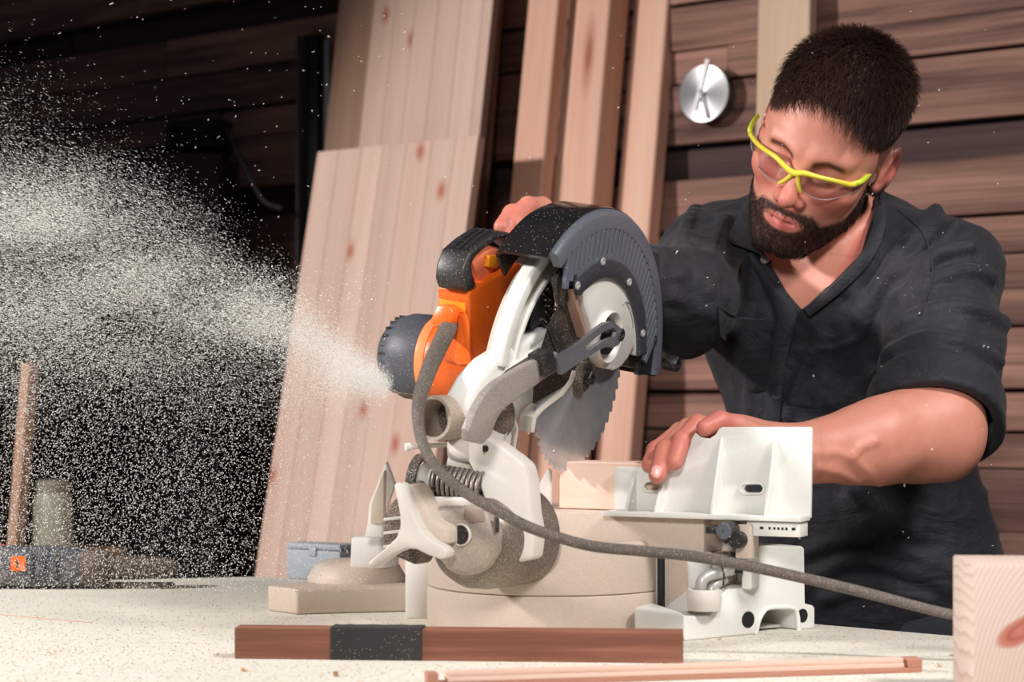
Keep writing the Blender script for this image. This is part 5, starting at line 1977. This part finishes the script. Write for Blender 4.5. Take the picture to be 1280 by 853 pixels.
# big squared post at the right edge: end grain with a red knot
t = NT('end_grain_pine')
tc = t.n('TexCoord')
mp = t.n('Mapping')
mp.inputs['Location'].default_value = (-0.055, 0, 0.075)
t.l(tc.outputs['Object'], mp.inputs[0])
ns = t.n('TexNoise')
ns.inputs['Scale'].default_value = 22
t.l(tc.outputs['Object'], ns.inputs['Vector'])
sep = t.n('SeparateXYZ')
t.l(mp.outputs[0], sep.inputs[0])
rad = t.math('SQRT', t.math('ADD', t.math('POWER', t.math('MULTIPLY', sep.outputs[0], 1.0), 2), t.math('POWER', t.math('MULTIPLY', sep.outputs[2], 0.62), 2)))
rad = t.math('ADD', rad, t.math('MULTIPLY', ns.outputs['Fac'], 0.005))
saw_w = t.math('FRACT', t.math('MULTIPLY', rad, 300.0))
ringc = t.ramp(saw_w, [(0.0, lin((206, 186, 176))), (0.6, lin((202, 180, 168))), (0.9, lin((184, 154, 141))), (1.0, lin((204, 184, 173)))])
sep2 = t.n('SeparateXYZ')
t.l(tc.outputs['Object'], sep2.inputs[0])
kx_ = t.math('ADD', sep2.outputs[0], -0.002)
kz_ = t.math('ADD', sep2.outputs[2], -0.008)
ku = t.math('ADD', t.math('MULTIPLY', kx_, 0.86), t.math('MULTIPLY', kz_, 0.5))
kv = t.math('ADD', t.math('MULTIPLY', kx_, -0.5), t.math('MULTIPLY', kz_, 0.86))
kd = t.math('SQRT', t.math('ADD', t.math('POWER', t.math('DIVIDE', ku, 0.034), 2), t.math('POWER', t.math('DIVIDE', kv, 0.0105), 2)))
kd = t.math('ADD', kd, t.math('MULTIPLY', t.math('ADD', ns.outputs['Fac'], -0.5), 0.5))
kf = t.ramp(kd, [(0.75, (1, 1, 1)), (1.05, (0, 0, 0))])
kcol = t.ramp(t.math('FRACT', t.math('MULTIPLY', kd, 2.2)), [(0.0, lin((150, 82, 68))), (0.5, lin((182, 112, 94))), (1.0, lin((158, 90, 76)))])
t.col(t.mix(kf, ringc, kcol))
t.bump(saw_w, 0.1, 0.0006)
M_end = t.set(0.7, 0, 0.25)
pbk = PX(1217, 707, 1.50)
hb_ = pbk[2] - TZ
wblk = 0.085
th_ = math.radians(4)
bx_ = nrm((math.cos(th_), -math.sin(th_), 0))
by_ = np.cross(UP, bx_)
c = np.array((pbk[0], pbk[1], TZ)) + bx_ * wblk / 2 + by_ * 0.05 + UP * hb_ / 2
o = box('timber_post', c, (bx_, by_, UP), (wblk / 2, 0.05, hb_ / 2), M_end, None, 0.0015, 2)
tag(o, 'thick pale post standing at the right edge, end grain with a red knot', 'timber')

# cordless tool lying at the far left
M_tool = plain('tool_body_slate', (56, 62, 76), 0.5, 0.0, 0.1, 0.25)
M_toold = plain('tool_nose_brown', (56, 42, 38), 0.6, 0.0, 0.12, 0.15)
tp = PL(60, 735, (0, 0, TZ), UP)
tool = empty('power_tool', tp)
tag(tool, 'dusty slate power tool with orange patch lying at the left bench end', 'power tool')
tx = nrm((1.0, -0.03, 0))
ty = np.cross(UP, tx)


def tool_loft(name, secs, mat, parent, n=24):
    """secs: (along, half width, half height, centre height), rounded-rectangle sections"""
    bm = bmesh.new()
    rings = []
    for s, hw, hh, cz in secs:
        r = []
        for k in range(n):
            a = 2 * math.pi * k / n
            ca, sa_ = math.cos(a), math.sin(a)
            ex = 0.62
            r.append(bm.verts.new(Vector(tp + tx * s + ty * hw * math.copysign(abs(ca) ** ex, ca) + UP * (cz + hh * math.copysign(abs(sa_) ** ex, sa_)))))
        rings.append(r)
    for A, B in zip(rings[:-1], rings[1:]):
        for k in range(n):
            bm.faces.new((A[k], A[(k + 1) % n], B[(k + 1) % n], B[k]))
    bm.faces.new(list(reversed(rings[0])))
    bm.faces.new(rings[-1])
    return finish(bm, name, mat, parent, smooth=45)


tb_ = tool_loft('tool_body', [(-0.115, 0.020, 0.018, 0.028), (-0.105, 0.026, 0.026, 0.0275), (-0.06, 0.029, 0.0275, 0.0285), (0.0, 0.029, 0.0275, 0.0285), (0.035, 0.028, 0.0265, 0.028), (0.052, 0.025, 0.023, 0.0275), (0.060, 0.020, 0.018, 0.0275)], M_tool, tool)
tool_loft('tool_collar', [(0.048, 0.0255, 0.0235, 0.0265), (0.058, 0.0268, 0.0255, 0.0260), (0.074, 0.0265, 0.0250, 0.0258), (0.082, 0.020, 0.0180, 0.026)], M_toold, tool)
tool_loft('tool_nose', [(0.078, 0.0165, 0.0165, 0.0280), (0.10, 0.0160, 0.0160, 0.0278), (0.15, 0.0150, 0.0145, 0.0268), (0.163, 0.0135, 0.0125, 0.0262), (0.172, 0.009, 0.0080, 0.0255)], M_toold, tool)
for s in (-0.012, 0.004, 0.020):
    box('body_rib', tp + tx * s - ty * 0.0285 + UP * 0.029, (tx, ty, UP), (0.0012, 0.0016, 0.018), M_blk, tb_, 0.0004, 1)
ob = box('orange_patch', tp + tx * -0.031 - ty * 0.0290 + UP * 0.0345, (tx, ty, UP), (0.0098, 0.0014, 0.0096), M_or, tb_, 0.0005, 1)
box('patch_mark', tp + tx * -0.032 - ty * 0.0306 + UP * 0.0345, (tx, ty, UP), (0.0012, 0.0004, 0.005), M_blk, tb_, 0)
tool_loft('orange_band', [(-0.0745, 0.0300, 0.0285, 0.0285), (-0.0735, 0.0305, 0.0290, 0.0290), (-0.064, 0.0305, 0.0290, 0.0290), (-0.063, 0.0300, 0.0285, 0.0285)], M_or, tb_)
box('base_shoe', tp + tx * 0.115 + UP * 0.0035, (tx, ty, UP), (0.052, 0.012, 0.0035), M_toold, tool, 0.001)

# cream jar on a stool far behind the tool
gb = PX(66, 688, 3.55)
gb_z = gb[2]
stool = empty('wooden_stool', (gb[0], gb[1], 0))
tag(stool, 'plain wooden stool behind the bench carrying the cream jar', 'stool')
lathe('seat', (gb[0], gb[1], gb_z - 0.03), UP, [(0, 0), (0, 0.13), (0.004, 0.134), (0.026, 0.134), (0.030, 0.13), (0.030, 0)], M_leg, stool, 40)
for k in range(4):
    a = math.pi / 4 + k * math.pi / 2
    dv = np.array((math.cos(a), math.sin(a), 0))
    tube('leg', [np.array((gb[0], gb[1], 0)) + dv * 0.15 + UP * 0.001, np.array((gb[0], gb[1], 0)) + dv * 0.095 + UP * (gb_z - 0.028)], 0.015, M_leg, stool, 12, 1)
bottle = empty('storage_jar', gb)
tag(bottle, 'blurred cream jar behind the power tool, veiled by sawdust', 'jar')
lathe('jar_body', gb, UP, [(0, 0), (0, 0.034), (0.004, 0.037), (0.085, 0.037), (0.105, 0.034), (0.114, 0.028), (0.114, 0)], plain('cream_plastic', (150, 146, 128), 0.5), bottle, 32)
lathe('jar_lid', gb + UP * 0.112, UP, [(0, 0), (0, 0.030), (0.003, 0.031), (0.020, 0.031), (0.023, 0.028), (0.023, 0)], plain('cream_cap', (140, 134, 116), 0.5), bottle, 32)

# blue-grey case at the back of the bench
ca = PL(357, 724, (0, 0, TZ), UP)
cb_ = PL(424, 728, (0, 0, TZ), UP)
cxd = nrm(cb_ - ca)
case = empty('small_case', (ca + cb_) / 2)
tag(case, 'small blue-grey case on the bench behind the left foot of the saw', 'case')
M_case = plain('blue_grey_plastic', (152, 158, 166), 0.6)
ccn = (ca + cb_) / 2 + np.cross(UP, cxd) * 0.02
cw = np.linalg.norm(cb_ - ca) / 2
box('case_body', ccn + UP * 0.021, (cxd, np.cross(UP, cxd), UP), (cw, 0.018, 0.021), M_case, case, 0.003)
box('case_lid', ccn + UP * 0.0465, (cxd, np.cross(UP, cxd), UP), (cw, 0.018, 0.004), M_case, case, 0.0015)
box('case_latch', ccn - np.cross(UP, cxd) * 0.0185 + UP * 0.040, (cxd, np.cross(UP, cxd), UP), (0.006, 0.0015, 0.006), M_case, case, 0.0005)

# curled wood chips near the lath
M_chip = wood('wood_chip', (214, 170, 130), (180, 128, 92), 0.7, 30, 0, 0.1)
for i, (x, y) in enumerate(((560, 851), (640, 846), (690, 851), (770, 848), (305, 840), (420, 846), (1175, 834), (980, 846), (900, 800), (1190, 820))):
    p = PL(x, y, (0, 0, TZ), UP)
    bm = bmesh.new()
    a0 = random.uniform(0, 6.28)
    dx_, dy_ = np.array((math.cos(a0), math.sin(a0), 0)), np.array((-math.sin(a0), math.cos(a0), 0))
    r_ = random.uniform(0.0015, 0.0028)
    w_ = random.uniform(0.002, 0.004)
    fr_, bk_ = [], []
    for k in range(9):
        an = -1.2 + 3.6 * k / 8
        q = p + dx_ * r_ * math.sin(an) + UP * (r_ - r_ * math.cos(an) + 0.0004)
        fr_.append((q - dy_ * w_))
        bk_.append((q + dy_ * w_))
    n_ = len(fr_)
    th = UP * 0.0003
    g = [[bm.verts.new(Vector(a)) for a in row] for row in (fr_, bk_, [b + th for b in bk_], [a + th for a in fr_])]
    for r0_ in range(4):
        A, B = g[r0_], g[(r0_ + 1) % 4]
        for k in range(n_ - 1):
            bm.faces.new((A[k], A[k + 1], B[k + 1], B[k]))
    bm.faces.new([g[r][0] for r in range(4)])
    bm.faces.new([g[r][-1] for r in (3, 2, 1, 0)])
    o = finish(bm, 'wood_chip', M_chip, None, smooth=60)
    tag(o, 'tiny curled wood shaving lying on the bench top', 'wood chip', 'curled shavings strewn over the bench')


# ================================================================== sawdust
def specks(name, C, D, length, radius, mat, label, cat):
    """one stretched tetrahedron per grain: centre, direction, half length, radius"""
    n = len(C)
    D = D / (np.linalg.norm(D, axis=1)[:, None] + 1e-9)
    A = np.cross(D, RNG.normal(size=(n, 3)))
    A /= np.linalg.norm(A, axis=1)[:, None] + 1e-9
    B = np.cross(D, A)
    V = np.empty((n, 4, 3))
    V[:, 0] = C + D * length[:, None]
    for k, an in enumerate((0, 2.094, 4.189)):
        V[:, k + 1] = C - D * (length * 0.6)[:, None] + (math.cos(an) * A + math.sin(an) * B) * radius[:, None]
    b = np.arange(n)[:, None] * 4
    Fq = np.vstack([b + np.array(f) for f in ((0, 1, 2), (0, 2, 3), (0, 3, 1), (1, 3, 2))])
    o = mesh_np(name, V.reshape(-1, 3), Fq, mat, None, False)
    tag(o, label, cat, None, 'stuff')
    return o


t = NT('sawdust_grain')
t.col(lin((240, 238, 232)))
M_dust = t.set(0.9, 0, 0.1)

# airborne plume: a jet leaving the saw to the left, widening, and the fall-out beneath it
path = np.array([(486, 484, 1.86), (430, 462, 1.90), (365, 428, 1.97), (280, 382, 2.02), (180, 342, 2.08), (70, 312, 2.14), (-70, 292, 2.20)])
s_ = np.concatenate(([0], np.cumsum(np.hypot(np.diff(path[:, 0]), np.diff(path[:, 1])))))
s_ /= s_[-1]


def jet(n, smax_=1.0, pw=0.75, wide=1.0, ymean=0.0):
    u = RNG.random(n) ** pw * smax_
    x = np.interp(u, s_, path[:, 0])
    y = np.interp(u, s_, path[:, 1])
    Y = np.interp(u, s_, path[:, 2])
    sig = (10 + 98 * u ** 0.85) * wide
    off = RNG.normal(size=n)
    off = np.where(off < 0, off * 0.95, off * 1.15)
    y = y + off * sig * 0.78 + ymean * u
    x = x + RNG.normal(size=n) * sig * 0.35
    Y = Y + RNG.normal(size=n) * (0.012 + 0.13 * u)
    return np.stack(((x - 640) / F_PX * Y, Y, CAM_Z + (HZ_Y - y) / F_PX * Y), 1), u, off


C1, u1, o1 = jet(90000)
D1 = np.stack((-np.ones(len(C1)), RNG.normal(0, 0.25, len(C1)), 0.30 - 0.12 * o1 + RNG.normal(0, 0.25, len(C1))), 1)
l1 = RNG.gamma(3.0, 0.00036, len(C1)) * (0.5 + 0.7 * u1) + 0.0003
r1 = RNG.gamma(4.0, 0.00005, len(C1)) + 0.00009
_k = RNG.random(len(C1)) < np.clip(0.75 + 2.2 * vnoise((C1 * np.array((9, 9, 22))).astype(np.float32)), 0.12, 1)
C1, D1, l1, r1 = C1[_k], D1[_k], l1[_k], r1[_k]
C2, u2, o2 = jet(190000, 1.0, 0.85, 1.08)
D2 = np.stack((-np.ones(len(C2)), RNG.normal(0, 0.3, len(C2)), 0.3 + RNG.normal(0, 0.3, len(C2))), 1)
l2 = RNG.gamma(3.0, 0.00020, len(C2)) + 0.0002
r2 = np.full(len(C2), 0.00013)
_k = RNG.random(len(C2)) < np.clip(0.75 + 2.2 * vnoise((C2 * np.array((9, 9, 22))).astype(np.float32)), 0.12, 1)
C2, D2, l2, r2 = C2[_k], D2[_k], l2[_k], r2[_k]
# fall-out
n3 = 42000
x3 = RNG.uniform(-60, 470, n3)
y3 = 330 + 410 * RNG.beta(1.25, 1.0, n3)
keep = RNG.random(n3) < np.clip(1.0 - (x3 - 250) / 260.0, 0.10, 1.0) * np.interp(y3, [330, 450, 600, 740], [1.0, 1.0, 0.85, 0.75])
x3, y3 = x3[keep], y3[keep]
Y3 = RNG.uniform(1.90, 2.45, len(x3))
C3 = np.stack(((x3 - 640) / F_PX * Y3, Y3, CAM_Z + (HZ_Y - y3) / F_PX * Y3), 1)
C3 = C3[C3[:, 2] > TZ + 0.002]
D3 = np.stack((RNG.normal(-0.4, 0.6, len(C3)), RNG.normal(0, 0.6, len(C3)), RNG.normal(-0.6, 0.5, len(C3))), 1)
l3 = RNG.gamma(3.5, 0.00022, len(C3)) + 0.0003
r3 = RNG.gamma(4.0, 0.00008, len(C3)) + 0.00014
specks('sawdust_plume', np.vstack((C1, C2, C3)), np.vstack((D1, D2, D3)), np.concatenate((l1, l2, l3)), np.concatenate((r1, r2, r3)), M_dust,
       'pale cloud of flying sawdust streaming left from the saw', 'sawdust')
# loose grains flying everywhere else
n4 = 900
x4, y4, Y4 = RNG.uniform(-20, 1250, n4), RNG.uniform(0, 760, n4), RNG.uniform(1.70, 2.0, n4)
k4 = (x4 < 520) | (RNG.random(n4) < 0.25)
x4, y4, Y4 = x4[k4], y4[k4], Y4[k4]
C4 = np.stack(((x4 - 640) / F_PX * Y4, Y4, CAM_Z + (HZ_Y - y4) / F_PX * Y4), 1)
C4 = C4[C4[:, 2] > TZ + 0.004]
specks('flying_grains', C4, RNG.normal(size=(len(C4), 3)) + np.array((-0.8, 0, -0.6)), RNG.gamma(2.5, 0.00032, len(C4)) + 0.0003, RNG.gamma(3.0, 0.0001, len(C4)) + 0.00014, M_dust,
       'scattered single sawdust grains drifting in front of the saw and the man', 'sawdust')

# settled grains on the bench
n5 = 16000
px_x = RNG.uniform(-40, 1290, n5)
px_y = 722 + 150 * RNG.beta(1.1, 1.3, n5)
P5 = np.array([PL(a, b, (0, 0, TZ), UP) for a, b in zip(px_x, px_y)])


def on_bench(P):
    yb = np.interp(P[:, 0], [p[0] for p in [(-1.35, 2.525), (-0.72, 2.51), (-0.352, 2.605), (0.484, 1.936), (1.45, 1.252)]], [p[1] for p in [(-1.35, 2.525), (-0.72, 2.51), (-0.352, 2.605), (0.484, 1.936), (1.45, 1.252)]])
    return (P[:, 1] < yb - 0.006) & (P[:, 1] > 1.2)


P5 = P5[on_bench(P5)]
n5 = len(P5)
P5[:, 2] = TZ + 0.0003
specks('settled_sawdust', P5, np.stack((RNG.normal(size=n5), RNG.normal(size=n5), RNG.normal(0, 0.15, n5)), 1), RNG.gamma(2.5, 0.00030, n5) + 0.0003, RNG.gamma(3.0, 0.00012, n5) + 0.00015,
       plain('settled_grain', (214, 190, 158), 0.9), 'sprinkled sawdust grains settled over the bench top', 'sawdust')
